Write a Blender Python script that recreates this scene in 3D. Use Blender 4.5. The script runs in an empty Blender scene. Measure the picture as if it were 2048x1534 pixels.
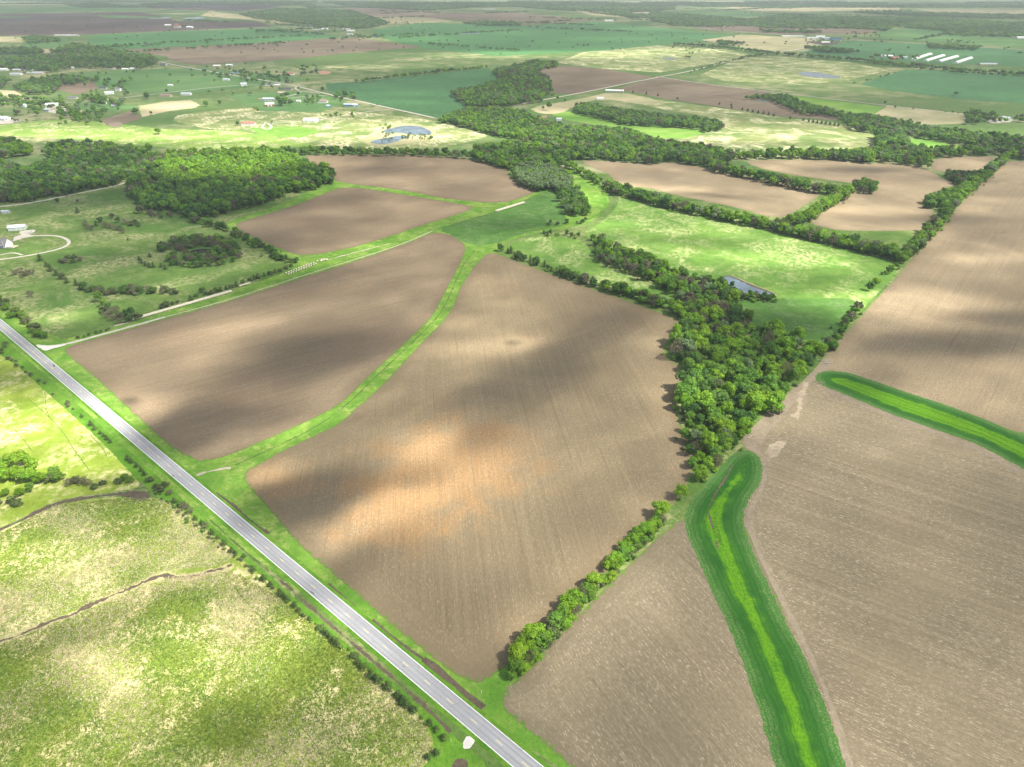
import bpy, math, random
import numpy as np
from mathutils import Vector, Matrix, geometry
random.seed(7); rng = np.random.default_rng(11)
sc = bpy.context.scene; COL = sc.collection
R = math.radians
# ------------------------------------------------------------------ camera / projection
F = 1421.0; CX, CY = 1024.0, 767.0; PITCH = R(29.35); HC = 229.0
SP, CP = math.sin(PITCH), math.cos(PITCH)
def G(px, py, z=0.0):
    """point of the plane at height z seen at photo pixel px,py"""
    v = (py-CY)/F; den = SP+v*CP; Z = (HC-z)/den
    return ((px-CX)/F*Z, (CP-v*SP)*Z)
def depth(x, y, z=0.0): return y*CP+(HC-z)*SP
def proj(x, y, z=0.0):
    Z = depth(x, y, z)
    return CX+F*x/Z, CY+F*((HC-z)*CP-y*SP)/Z
cam = bpy.data.cameras.new('camera'); co = bpy.data.objects.new('camera', cam); COL.objects.link(co)
co.location = (0, 0, HC); co.rotation_euler = (R(90)-PITCH, 0, 0)
cam.sensor_width = 36; cam.lens = F/2048*36; cam.clip_start = 1; cam.clip_end = 120000
sc.camera = co
# ------------------------------------------------------------------ helpers
def tag(o, label=None, cat=None, group=None, kind=None):
    if label: o['label'] = label
    if cat: o['category'] = cat
    if group: o['group'] = group
    if kind: o['kind'] = kind
    return o
def empty(name, loc, rz=0):
    o = bpy.data.objects.new(name, None); COL.objects.link(o); o.location = loc; o.rotation_euler = (0, 0, rz)
    o.empty_display_size = 0.5
    return o
def link(name, me, parent=None, loc=None):
    o = bpy.data.objects.new(name, me); COL.objects.link(o)
    if parent: o.parent = parent
    if loc: o.location = loc
    return o
def quads_mesh(name, V, Q, mats, midx=None, smooth=False):
    me = bpy.data.meshes.new(name); V = np.asarray(V, np.float32); Q = np.asarray(Q, np.int32)
    me.vertices.add(len(V)); me.vertices.foreach_set('co', V.ravel())
    k = Q.shape[1]
    me.loops.add(Q.size); me.loops.foreach_set('vertex_index', Q.ravel())
    me.polygons.add(len(Q)); me.polygons.foreach_set('loop_start', np.arange(0, Q.size, k, dtype=np.int32))
    me.polygons.foreach_set('loop_total', np.full(len(Q), k, np.int32))
    for m in mats: me.materials.append(m)
    if midx is not None: me.polygons.foreach_set('material_index', np.asarray(midx, np.int32))
    if smooth: me.polygons.foreach_set('use_smooth', np.ones(len(Q), bool))
    me.update(calc_edges=True); return me
class MB:
    """collects faces into one mesh"""
    def __init__(s): s.v = []; s.f = []
    def add(s, vs, fs):
        b = len(s.v); s.v += [tuple(v) for v in vs]; s.f += [tuple(i+b for i in f) for f in fs]; return s
    def box(s, x0, x1, y0, y1, z0, z1):
        return s.add([(x0,y0,z0),(x1,y0,z0),(x1,y1,z0),(x0,y1,z0),(x0,y0,z1),(x1,y0,z1),(x1,y1,z1),(x0,y1,z1)],
                     [(3,2,1,0),(4,5,6,7),(0,1,5,4),(1,2,6,5),(2,3,7,6),(3,0,4,7)])
    def tube(s, pts, rads, n=6, cap=True):
        rings = []
        for i, p in enumerate(pts):
            p = Vector(p); a = Vector(pts[max(i-1,0)]); b = Vector(pts[min(i+1,len(pts)-1)]); t = (b-a).normalized()
            u = t.orthogonal().normalized(); w = t.cross(u)
            rings.append([p+(u*math.cos(2*math.pi*k/n)+w*math.sin(2*math.pi*k/n))*rads[i] for k in range(n)])
        vs = [v for r in rings for v in r]; fs = []
        for i in range(len(pts)-1):
            for k in range(n): fs.append((i*n+k, i*n+(k+1)%n, (i+1)*n+(k+1)%n, (i+1)*n+k))
        if cap: fs += [tuple(range(n-1,-1,-1)), tuple((len(pts)-1)*n+k for k in range(n))]
        return s.add(vs, fs)
    def mesh(s, name, mat, smooth=False):
        me = bpy.data.meshes.new(name); me.from_pydata(s.v, [], s.f); me.materials.append(mat)
        if smooth:
            for p in me.polygons: p.use_smooth = True
        me.update(); return me
    def build(s, name, mat, parent=None, smooth=False): return link(name, s.mesh(name, mat, smooth), parent)
# ------------------------------------------------------------------ material helper
class NT:
    def __init__(s, name):
        s.m = bpy.data.materials.new(name); s.m.use_nodes = True; s.t = s.m.node_tree; s.t.nodes.clear()
        s.out = s.t.nodes.new('ShaderNodeOutputMaterial')
    def n(s, ty, **kw):
        nd = s.t.nodes.new(ty)
        for k, v in kw.items():
            if k in nd.inputs.keys(): s.set(nd.inputs[k], v)
            else: setattr(nd, k, v)
        return nd
    def set(s, sock, v):
        if isinstance(v, bpy.types.NodeSocket): s.t.links.new(v, sock)
        elif isinstance(v, (tuple, list)) and len(v) == 3 and sock.type == 'RGBA': sock.default_value = (*v, 1)
        else: sock.default_value = v
    def pos(s): return s.n('ShaderNodeNewGeometry').outputs['Position']
    def obj(s): return s.n('ShaderNodeTexCoord').outputs['Object']
    def map(s, vec, rot=0, scale=(1,1,1), loc=(0,0,0)):
        a = s.n('ShaderNodeMapping'); s.set(a.inputs['Vector'], vec); a.inputs['Rotation'].default_value = (0,0,rot)
        b = s.n('ShaderNodeMapping'); s.set(b.inputs['Vector'], a.outputs[0]); b.inputs['Scale'].default_value = scale; b.inputs['Location'].default_value = loc
        return b.outputs[0]
    def noise(s, vec, scale, det=3, rough=.55, dist=0):
        a = s.n('ShaderNodeTexNoise', noise_dimensions='3D'); s.set(a.inputs['Vector'], vec)
        for k, v in (('Scale', scale), ('Detail', det), ('Roughness', rough), ('Distortion', dist)): s.set(a.inputs[k], v)
        return a.outputs[0]
    def vor(s, vec, scale, feature='F1'):
        a = s.n('ShaderNodeTexVoronoi', feature=feature); s.set(a.inputs['Vector'], vec); a.inputs['Scale'].default_value = scale
        return a.outputs['Distance']
    def mr(s, v, a, b, c=0, d=1, smooth=True):
        x = s.n('ShaderNodeMapRange', interpolation_type='SMOOTHSTEP' if smooth else 'LINEAR')
        s.set(x.inputs[0], v)
        for i, q in enumerate((a, b, c, d)): s.set(x.inputs[i+1], q)
        return x.outputs[0]
    def math(s, op, a, b=0, c=0):
        x = s.n('ShaderNodeMath', operation=op); s.set(x.inputs[0], a); s.set(x.inputs[1], b); s.set(x.inputs[2], c); return x.outputs[0]
    def mix(s, f, a, b, blend='MIX'):
        x = s.n('ShaderNodeMix', data_type='RGBA', blend_type=blend)
        s.set(x.inputs[0], f); s.set(x.inputs[6], a); s.set(x.inputs[7], b); return x.outputs[2]
    def attr(s, name): 
        a = s.n('ShaderNodeAttribute', attribute_name=name); return a.outputs['Fac']
    def bump(s, h, dist, strength=1):
        a = s.n('ShaderNodeBump'); s.set(a.inputs['Height'], h); a.inputs['Distance'].default_value = dist; a.inputs['Strength'].default_value = strength
        return a.outputs[0]
    def bsdf(s, col, rough=.9, spec=.2, normal=None, **kw):
        a = s.n('ShaderNodeBsdfPrincipled'); s.set(a.inputs['Base Color'], col); s.set(a.inputs['Roughness'], rough)
        s.set(a.inputs['Specular IOR Level'], spec)
        if normal is not None: s.set(a.inputs['Normal'], normal)
        for k, v in kw.items(): s.set(a.inputs[k], v)
        s.t.links.new(a.outputs[0], s.out.inputs['Surface']); return s.m
def plain(name, col, rough=.7, var=.15, scale=2.0, spec=.3, **kw):
    t = NT(name); p = t.obj()
    c = t.mix(t.mr(t.noise(p, scale, 4), .3, .7), tuple(x*(1-var) for x in col), tuple(min(1, x*(1+var)) for x in col))
    return t.bsdf(c, rough, spec, **kw)
# ------------------------------------------------------------------ ground materials
def m_soil(name, base, rowdir, red=(.30,.17,.10), dark=.70, specks=.5, warm=None, redamt=.35, seed=0.0, rills=.25, l2=.22):
    t = NT(name); p = t.pos(); d = t.attr('edge')
    off = t.map(p, 0, (1,1,1), (seed*137, seed*91, 0))
    rp = t.map(off, -rowdir)
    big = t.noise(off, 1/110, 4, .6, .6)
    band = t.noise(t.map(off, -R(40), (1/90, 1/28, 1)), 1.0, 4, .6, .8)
    clod = t.noise(p, .6, 5, .8)
    grain = t.noise(p, 2.6, 3, .8)
    rows = t.noise(t.map(rp, 0, (.03, 1.1, .1)), 1.0, 4, .8)
    rows2 = t.noise(t.map(rp, 0, (.006, .42, .1)), 1.0, 4, .7)
    wob = t.math('MULTIPLY', t.noise(off, 1/40, 2), 5.0)
    dd = t.math('ADD', d, wob)
    cv = t.n('ShaderNodeCombineXYZ'); t.set(cv.inputs[0], t.math('MULTIPLY', d, .75)); t.set(cv.inputs[1], t.noise(off, 1/60, 1))
    hrow = t.noise(cv.outputs[0], 1.0, 3, .7)
    hmask = t.mr(dd, 15, 17.5, 1, 0)
    lines = t.mix(hmask, rows, hrow)
    lines2 = t.mix(hmask, rows2, hrow)
    b = base; lo = tuple(x*dark for x in b); hi = (b[0]*1.22, b[1]*1.21, b[2]*1.18)
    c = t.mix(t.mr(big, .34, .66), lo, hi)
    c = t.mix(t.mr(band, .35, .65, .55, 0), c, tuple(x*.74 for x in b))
    rn = t.noise(off, 1/70, 3, .5, .4)
    c = t.mix(t.mr(rn, .52, .72, 0, redamt), c, red)
    if warm:  # reddish soil patches, with the sun's warmth partly put into their colour
        for (wx, wy, wr, amt) in warm:
            ds = t.n('ShaderNodeVectorMath', operation='DISTANCE'); t.set(ds.inputs[0], p); ds.inputs[1].default_value = (wx, wy, 0)
            dn = t.math('ADD', ds.outputs['Value'], t.mr(t.noise(p, 1/18, 4), .2, .8, -wr*.5, wr*.5, False))
            c = t.mix(t.mr(dn, wr*.3, wr, amt, 0), c, (b[0]*1.5, b[1]*1.06, b[2]*.68))
    c = t.mix(t.mr(lines, .25, .75, 0, .62, False), c, tuple(x*.50 for x in b), 'MIX')
    c = t.mix(t.mr(lines2, .42, .70, 0, l2), c, tuple(min(1, x*1.35) for x in b))
    c = t.mix(t.mr(clod, .36, .68, 0, .55), c, tuple(x*.52 for x in b))
    # wheel tracks
    sx = t.n('ShaderNodeSeparateXYZ'); t.set(sx.inputs[0], rp)
    vv = t.math('ADD', sx.outputs[1], t.math('MULTIPLY', t.noise(off, 1/50, 2), 3.0))
    fr = t.math('PINGPONG', vv, 9.1)
    trk = t.mr(fr, .15, .7, .38, 0); trk = t.math('MULTIPLY', trk, t.mr(t.noise(off, 1/45, 3), .45, .6))
    c = t.mix(trk, c, tuple(x*.45 for x in b))
    # narrow crooked rills
    rv = t.vor(t.map(off, 0, (1,1,1)) , 1/55, 'DISTANCE_TO_EDGE')
    vd = t.n('ShaderNodeTexVoronoi', feature='DISTANCE_TO_EDGE'); vd.inputs['Scale'].default_value = 1/60
    nv = t.n('ShaderNodeTexNoise'); t.set(nv.inputs['Vector'], off); nv.inputs['Scale'].default_value = 1/20; nv.inputs['Detail'].default_value = 4
    mx = t.n('ShaderNodeVectorMath', operation='MULTIPLY_ADD'); t.set(mx.inputs[0], nv.outputs['Color']); mx.inputs[1].default_value = (38,38,0); t.set(mx.inputs[2], off)
    t.set(vd.inputs['Vector'], mx.outputs[0])
    rill = t.math('MULTIPLY', t.mr(vd.outputs['Distance'], .001, .007, rills, 0), t.mr(t.noise(off, 1/80, 2), .52, .64))
    c = t.mix(rill, c, tuple(x*.42 for x in b))
    # pale crop residue
    sp = t.noise(t.map(rp, 0, (.38, 2.0, 1)), 1.0, 4, .85)
    spf = t.math('MULTIPLY', t.mr(sp, .56, .61, 0, specks), t.mr(t.noise(off, 1/30, 3), .3, .6, .35, 1))
    c = t.mix(spf, c, (.62, .54, .40))
    c = t.mix(t.mr(t.noise(p, .35, 2, .5), .62, .7, 0, .25), c, (.13, .15, .05))
    # compacted edge and stray grass
    c = t.mix(t.mr(t.math('ADD', d, t.mr(t.noise(off, 1/12, 4, .6), .3, .7, -5.0, 5.0, False)), 1.5, 10, .5, 0), c, tuple(x*.58 for x in b))
    ed = t.math('ADD', d, t.mr(t.noise(p, .45, 4, .7), .3, .7, -2.2, 2.2, False))
    c = t.mix(t.mr(ed, .2, 1.1, 1, 0), c, (.10, .17, .03))
    h = t.math('ADD', clod, t.math('MULTIPLY', lines, 1.0))
    return t.bsdf(c, 1, .1, t.bump(h, .5, .6))
def m_grass(name, g1, g2, straw, amt=.5, fine=1.2, big=1/45, dirn=0, bumpd=.5, stretch=1.0, seed=0., contrast=.55):
    """pasture: two greens, straw coloured dead growth in patches, tufts"""
    t = NT(name); p = t.pos(); off = t.map(p, -dirn, (1,1,1), (seed*71, seed*53, 0))
    bigv = t.noise(off, big, 5, .6, .5)
    mid = t.noise(off, 1/9, 4, .65, .3)
    tuft = t.noise(t.map(off, 0, (1, stretch, 1)), fine, 4, .75)
    tuft2 = t.noise(t.map(off, .6, (1, stretch, 1)), fine*.42, 4, .7)
    c = t.mix(t.mr(bigv, .35, .65), g1, g2)
    c = t.mix(t.mr(mid, .3, .7, 0, .5), c, tuple(x*.62 for x in g1))
    sf = t.math('MULTIPLY', t.mr(t.noise(off, big*1.7, 5, .62, .8), .42, .68), t.mr(tuft2, .38, .60))
    sf = t.math('MULTIPLY', t.math('ADD', sf, t.mr(tuft, .60, .72, 0, .45)), amt*1.6)
    c = t.mix(t.math('MINIMUM', sf, .95), c, straw)
    c = t.mix(t.mr(tuft, .5, .28, 0, contrast), c, tuple(x*.40 for x in g1))
    return t.bsdf(c, 1, .08, t.bump(t.math('ADD', tuft, tuft2), bumpd, .8))
def m_crop(name, g1, g2, dirn, fine=.7, streak=.4):
    t = NT(name); p = t.pos(); rp = t.map(p, -dirn)
    c = t.mix(t.mr(t.noise(p, 1/120, 4), .3, .7), g1, g2)
    c = t.mix(t.mr(t.noise(t.map(rp, 0, (.02, .5, 1)), 1.0, 4, .7), .3, .7, 0, streak), c, tuple(x*.6 for x in g1))
    c = t.mix(t.mr(t.noise(p, fine, 4, .8), .35, .7, 0, .5), c, tuple(min(1, x*1.5) for x in g2))
    return t.bsdf(c, 1, .08, t.bump(t.noise(p, fine, 4, .8), .4, .7))
def m_asphalt():
    t = NT('asphalt'); p = t.pos(); rp = t.map(p, -R(RD))
    c = t.mix(t.mr(t.noise(rp, .05, 4), .3, .7), (.255,.258,.268), (.32,.322,.33))
    sx = t.n('ShaderNodeSeparateXYZ'); t.set(sx.inputs[0], t.attr('edge')) if False else None
    c = t.mix(t.mr(t.noise(t.map(rp, 0, (.01, 1.3, 1)), 1, 2), .45, .7, 0, .55), c, (.15,.152,.16))
    c = t.mix(t.mr(t.noise(p, 3, 4, .8), .4, .75, 0, .35), c, (.40,.40,.40))
    dt = t.n('ShaderNodeVectorMath', operation='DOT_PRODUCT'); t.set(dt.inputs[0], p); dt.inputs[1].default_value = (RDN.x, RDN.y, 0)
    av = t.math('ABSOLUTE', t.math('SUBTRACT', dt.outputs['Value'], A0.dot(RDN))); wp = t.math('ABSOLUTE', t.math('SUBTRACT', t.math('ABSOLUTE', t.math('SUBTRACT', av, 1.75)), .8))
    c = t.mix(t.mr(wp, .05, .5, .38, 0), c, (.19,.19,.198)); c = t.mix(t.mr(av, 3.4, 3.7, 0, .5), c, (.42,.40,.36))
    crk = t.vor(t.map(rp, 0, (.35, .12, 1)), 1, 'DISTANCE_TO_EDGE')
    c = t.mix(t.mr(crk, 0, .012, .35, 0), c, (.07,.07,.075))
    c = t.mix(t.mr(t.noise(t.map(rp, 0, (.12, .5, 1)), 1, 3), .68, .73, 0, .7), c, (.06,.06,.065))
    return t.bsdf(c, .85, .3)
def m_dirt(name, a, b, scale=.8, edge=None):
    t = NT(name); p = t.pos()
    c = t.mix(t.mr(t.noise(p, scale, 5, .75), .35, .68), a, b)
    c = t.mix(t.mr(t.noise(p, scale*.15, 3), .5, .7, 0, .4), c, tuple(x*.6 for x in a))
    return t.bsdf(c, 1, .15, t.bump(t.noise(p, scale*2, 4), .3, .6))
def m_water(name, col=(.03,.045,.05)):
    t = NT(name); p = t.pos()
    w = t.noise(t.map(p, .5, (1, 2.5, 1)), .8, 3, .6)
    c = t.mix(t.mr(t.noise(p, .05, 3), .3, .7), col, tuple(x*1.8 for x in col))
    return t.bsdf(c, .12, .5, t.bump(w, .25, .5))
# ------------------------------------------------------------------ sheets
def densify(P, step, jit, rnd, rounds=2, closed=True):
    P = [Vector(p) for p in P]
    for _ in range(rounds):
        Q = []; n = len(P)
        for i in range(n if closed else n-1):
            a, b = P[i], P[(i+1) % n]; Q += [a.lerp(b, .25), a.lerp(b, .75)]
        P = Q if closed else [P[0]]+Q+[P[-1]]
    out = []; n = len(P)
    for i in range(n if closed else n-1):
        a, b = P[i], P[(i+1) % n]; L = (b-a).length; k = max(1, int(L/step))
        if L < 1e-6: continue
        nn = Vector((-(b-a).y, (b-a).x))/L
        for j in range(k):
            out.append(a.lerp(b, j/k)+nn*rnd.uniform(-jit, jit))
    if not closed: out.append(P[-1])
    return out
def dist_to_poly(X, P):
    P = np.array([(p[0], p[1]) for p in P]); A = P; B = np.roll(P, -1, 0); D = np.full(len(X), 1e9)
    for a, b in zip(A, B):
        ab = b-a; t = np.clip(((X-a)@ab)/max(ab@ab, 1e-9), 0, 1); q = a+t[:, None]*ab
        D = np.minimum(D, np.hypot(X[:, 0]-q[:, 0], X[:, 1]-q[:, 1]))
    return D
def inside(X, P):
    P = np.array([(p[0], p[1]) for p in P]); c = np.zeros(len(X), bool); j = len(P)-1
    for i in range(len(P)):
        xi, yi = P[i]; xj, yj = P[j]
        m = ((yi > X[:, 1]) != (yj > X[:, 1])) & (X[:, 0] < (xj-xi)*(X[:, 1]-yi)/(yj-yi+1e-12)+xi); c ^= m; j = i
    return c
def sheet(name, pts, mat, z, px=True, cell=None, jit=None, label=None, cat=None, kind="structure", rounds=None, step=None):
    if rounds is None: rounds = 2 if z < .06 else 1
    W = [G(*p) for p in pts] if px else pts
    rnd = random.Random(len(pts)*31+int(z*1000))
    zc = np.mean([w[1] for w in W]); dist = max(200, zc)
    if step is None: step = dist/220
    if jit is None: jit = dist/1100
    B = densify(W, step, jit, rnd, rounds)
    pts2 = [tuple(b) for b in B]
    X = np.zeros((0, 2))
    if cell:
        a = np.array(pts2); x0, y0 = a.min(0); x1, y1 = a.max(0)
        gx, gy = np.meshgrid(np.arange(x0, x1, cell), np.arange(y0, y1, cell)); X = np.c_[gx.ravel(), gy.ravel()]
        X += rng.uniform(-.2, .2, X.shape)*cell
        X = X[inside(X, pts2)]; D = dist_to_poly(X, pts2[::2] if len(pts2) > 300 else pts2); X = X[D > cell*.4]
    n = len(pts2); allp = [Vector(p) for p in pts2]+[Vector((float(x), float(y))) for x, y in X]
    r = geometry.delaunay_2d_cdt(allp, [(i, (i+1) % n) for i in range(n)], [list(range(n))], 1, 1e-4)
    vs, fs = r[0], r[2]
    me = bpy.data.meshes.new(name); me.from_pydata([(v.x, v.y, z) for v in vs], [], [tuple(f) for f in fs])
    me.materials.append(mat); me.update()
    if me.polygons and me.polygons[0].normal.z < 0: me.flip_normals()
    if cell:
        VX = np.array([(v.x, v.y) for v in vs]); D = dist_to_poly(VX, pts2)
        at = me.attributes.new('edge', 'FLOAT', 'POINT'); at.data.foreach_set('value', D.astype(np.float32))
    o = link(name, me)
    tag(o, label, cat, None, kind)
    return o
def strip(name, pts, width, mat, z, px=True, jit=.1, step=3.0, kind='structure', label=None, cat=None, var=0):
    W = [G(*p) for p in pts] if px else pts
    rnd = random.Random(len(pts)*17+int(width*100))
    C = densify(W, step, 0, rnd, 2, closed=False); vs = []; fs = []
    ph = rnd.uniform(0, 9)
    for i, c in enumerate(C):
        a = C[max(i-1, 0)]; b = C[min(i+1, len(C)-1)]; t = (b-a).normalized(); nn = Vector((-t.y, t.x))
        w = width*(1+var*math.sin(i*.37+ph)*math.sin(i*.13))
        l = c+nn*(w/2+rnd.uniform(-jit, jit)); r = c-nn*(w/2+rnd.uniform(-jit, jit))
        vs += [(l.x, l.y, z), (r.x, r.y, z)]
        if i: fs.append((2*i-1, 2*i+1, 2*i, 2*i-2))
    me = bpy.data.meshes.new(name); me.from_pydata(vs, [], fs); me.materials.append(mat); me.update()
    if me.polygons[0].normal.z < 0: me.flip_normals()
    o = link(name, me); tag(o, label, cat, None, kind); return o
EXPO = 1.4; HAZE = 8e-5
# ------------------------------------------------------------------ road axis
A0 = Vector(G(103.4, 735)); A1 = Vector(G(1043, 1523)); RDV = (A1-A0).normalized(); RD = math.degrees(math.atan2(RDV.y, RDV.x))
RDN = Vector((-RDV.y, RDV.x))     # to the right of the photo / far side
if RDN.x < 0: RDN = -RDN
def road_pt(t, off): p = A0+RDV*t+RDN*off; return (p.x, p.y)
# ------------------------------------------------------------------ materials
STRAW = (.50,.43,.24)
M = {}
M['pasture'] = m_grass('pasture', (.075,.150,.028), (.130,.210,.045), (.42,.38,.20), .42, .55, 1/90, seed=1)
M['farland'] = m_grass('far_pasture', (.070,.140,.032), (.130,.200,.060), (.42,.37,.22), .50, .05, 1/700, seed=2, bumpd=.1, contrast=.25)
M['meadow_tall'] = m_grass('tall_meadow', (.180,.250,.036), (.265,.320,.060), (.62,.54,.29), .85, .85, 1/38, dirn=R(60), seed=3, bumpd=.8, stretch=.6, contrast=.5)
M['meadow_top'] = m_grass('short_meadow', (.20,.29,.030), (.29,.36,.055), (.64,.58,.30), .62, .7, 1/30, seed=4, contrast=.4)
M['lush'] = m_grass('lush_verge', (.070,.190,.015), (.125,.270,.025), (.30,.33,.08), .18, .9, 1/25, seed=5, contrast=.6)
M['lush_w'] = m_grass('waterway_grass', (.095,.225,.025), (.17,.30,.04), (.42,.42,.14), .32, .8, 1/22, seed=6, contrast=.55)
M['meadow_r'] = m_grass('green_meadow', (.105,.215,.035), (.155,.270,.050), (.50,.50,.24), .42, .6, 1/60, dirn=R(20), seed=7, stretch=.6, contrast=.4)
M['ungrazed'] = m_grass('ungrazed_grass', (.070,.165,.030), (.095,.20,.040), (.34,.38,.20), .16, .7, 1/30, seed=12, contrast=.5)
M['wheat_dark'] = m_crop('young_wheat', (.030,.120,.022), (.050,.165,.030), R(100), .8, .5)
M['wheat_mid'] = m_crop('bright_grass', (.120,.260,.010), (.180,.330,.020), R(100), 1.2, .6)
M['fringe'] = m_grass('weedy_fringe', (.060,.150,.020), (.10,.19,.03), (.42,.36,.22), .62, .8, 1/12, seed=8)
M['teal'] = m_crop('winter_wheat', (.048,.125,.046), (.068,.160,.062), R(40), .06, .3)
M['teal2'] = m_crop('winter_wheat_pale', (.050,.150,.045), (.075,.180,.060), R(140), .05, .3)
M['soilA'] = m_soil('tilled_soil_west', (.272,.206,.130), R(33), seed=1, specks=.25, redamt=.25)
wc = G(905, 925); wc2 = G(800, 1010); wc3 = G(540, 960)
M['soilB'] = m_soil('tilled_soil_middle', (.268,.208,.124), R(97), seed=2, specks=.30, red=(.31,.19,.115), redamt=.30,
                    warm=[(*wc, 62, .75), (*wc2, 45, .7), (*wc3, 30, .5)])
M['soilC'] = m_soil('stubble_soil', (.243,.200,.128), R(118), seed=3, rills=.0, l2=.42, specks=.6, redamt=.05)
M['soilD'] = m_soil('stubble_soil_east', (.248,.203,.130), R(146), seed=4, rills=.0, l2=.42, specks=.62, redamt=.05)
M['soilE'] = m_soil('tilled_soil_east', (.288,.225,.140), R(51), seed=5, specks=.4, redamt=.15)
M['soilF'] = m_soil('pale_tilled_soil', (.37,.29,.180), R(150), seed=6, specks=.1, redamt=.3)
M['soilG'] = m_soil('brown_tilled_soil', (.225,.165,.120), R(35), seed=7, specks=.15, redamt=.15)
def m_far(name, a, b, s=1/150):
    t = NT(name); p = t.pos()
    c = t.mix(t.mr(t.noise(p, s, 5, .65, .6), .35, .65), a, b)
    c = t.mix(t.mr(t.noise(t.map(p, R(-40), (.004, .03, 1)), 1, 3), .35, .75, 0, .35), c, tuple(x*.7 for x in a))
    return t.bsdf(c, 1, .05)
M['fsoil'] = m_far('far_ploughed_field', (.160,.124,.084), (.22,.175,.122))
M['fsoil_d'] = m_far('far_dark_field', (.085,.066,.060), (.115,.088,.078))
M['fstraw'] = m_far('far_straw_field', (.42,.36,.22), (.26,.27,.13))
M['fgreen'] = m_far('far_green_field', (.075,.165,.050), (.12,.21,.07))
M['flush'] = m_far('far_lush_field', (.11,.24,.035), (.19,.30,.06), 1/60)
M['fpale'] = m_grass('pale_meadow', (.14,.21,.06), (.24,.26,.10), (.60,.55,.34), .75, .12, 1/80, dirn=R(150), seed=9, bumpd=.1, stretch=4, contrast=.3)
M['fpale2'] = m_grass('lime_pasture', (.16,.27,.05), (.24,.33,.07), (.60,.55,.32), .5, .15, 1/60, dirn=R(150), seed=13, bumpd=.1, stretch=3, contrast=.3)  # lime green pasture with straw patches
M['asphalt'] = m_asphalt()
M['white_paint'] = plain('white_paint', (.74,.74,.72), .6, .12, .8)
M['yellow_paint'] = plain('yellow_paint', (.72,.58,.22), .6, .12, .8)
M['gravel'] = m_dirt('gravel', (.44,.40,.33), (.56,.52,.44), 1.2)
M['gravel_w'] = m_dirt('pale_gravel', (.54,.51,.46), (.68,.65,.60), 1.5)
M['mud'] = m_dirt('wet_mud', (.075,.058,.040), (.13,.105,.07), .8)
M['mudpale'] = m_dirt('dry_wash', (.34,.29,.22), (.50,.44,.34), .7)
M['washmix'] = m_dirt('washed_soil', (.27,.215,.15), (.38,.32,.235), .35)
M['bare'] = m_dirt('bare_earth', (.195,.160,.112), (.27,.220,.155), .5)
M['trail'] = m_dirt('trampled_trail', (.055,.11,.022), (.09,.15,.03), .9)
M['water'] = m_water('pond_water', (.09,.13,.16))
M['water_d'] = m_water('dark_pond_water', (.012,.014,.010))
def m_strip():
    t = NT('strip_grass'); p = t.pos(); d = t.attr('edge')
    wob = t.math('ADD', d, t.mr(t.noise(p, 1/9, 5, .75), .25, .75, -2.8, 2.8, False))
    cv = t.n('ShaderNodeCombineXYZ'); t.set(cv.inputs[0], d); t.set(cv.inputs[1], t.noise(p, 1/30, 1))
    ln = t.noise(cv.outputs[0], .9, 4, .75); fine = t.noise(p, 1.3, 5, .8)
    dark = t.mix(t.mr(t.noise(p, 1/18, 4), .3, .7), (.020,.092,.012), (.040,.135,.018))
    fr = t.mix(t.mr(fine, .50, .64), (.060,.17,.030), (.24,.24,.13))
    c = t.mix(t.mr(wob, 1.2, 6.5), fr, dark)
    c = t.mix(t.mr(wob, 7.5, 11.5, 0, .85), c, (.095,.26,.006))
    c = t.mix(t.mr(ln, .40, .62, 0, .75), c, (.018,.075,.010)); c = t.mix(t.mr(fine, .52, .30, 0, .6), c, (.012,.055,.008))
    c = t.mix(t.math('MULTIPLY', t.mr(wob, 9.5, 11.5), t.mr(t.noise(p, .8, 5, .75), .45, .65, 0, .5)), c, (.19,.31,.01))
    return t.bsdf(c, 1, .08, t.bump(fine, .5, .8))
M['strip_grass'] = m_strip()
M['bankmix'] = m_dirt('creek_bank_straw', (.20,.21,.06), (.52,.44,.27), 1.6)
# ------------------------------------------------------------------ ground sheet to the horizon
def ground():
    xs = [-60000,-30000,-15000,-8000,-5000]+list(range(-4000,4001,500))+[5000,8000,15000,30000,60000]
    ys = [-4000,-2000,-1000]+list(range(-500,4001,500))+[5000,6000,8000,10000,13000,17000,23000,32000,45000,70000]
    V = [(x, y, 0) for y in ys for x in xs]; n = len(xs)
    Q = [(j*n+i, j*n+i+1, (j+1)*n+i+1, (j+1)*n+i) for j in range(len(ys)-1) for i in range(n-1)]
    me = quads_mesh('ground', V, Q, [M['pasture'], M['farland']], [0 if ys[q[0]//n] < 1000 else 1 for q in Q])
    tag(link('ground', me), None, None, None, 'structure')
ground()
S = lambda name, pts, mat, z, cell=None, **k: sheet(name, pts, M[mat], z, cell=cell, **k)
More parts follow.
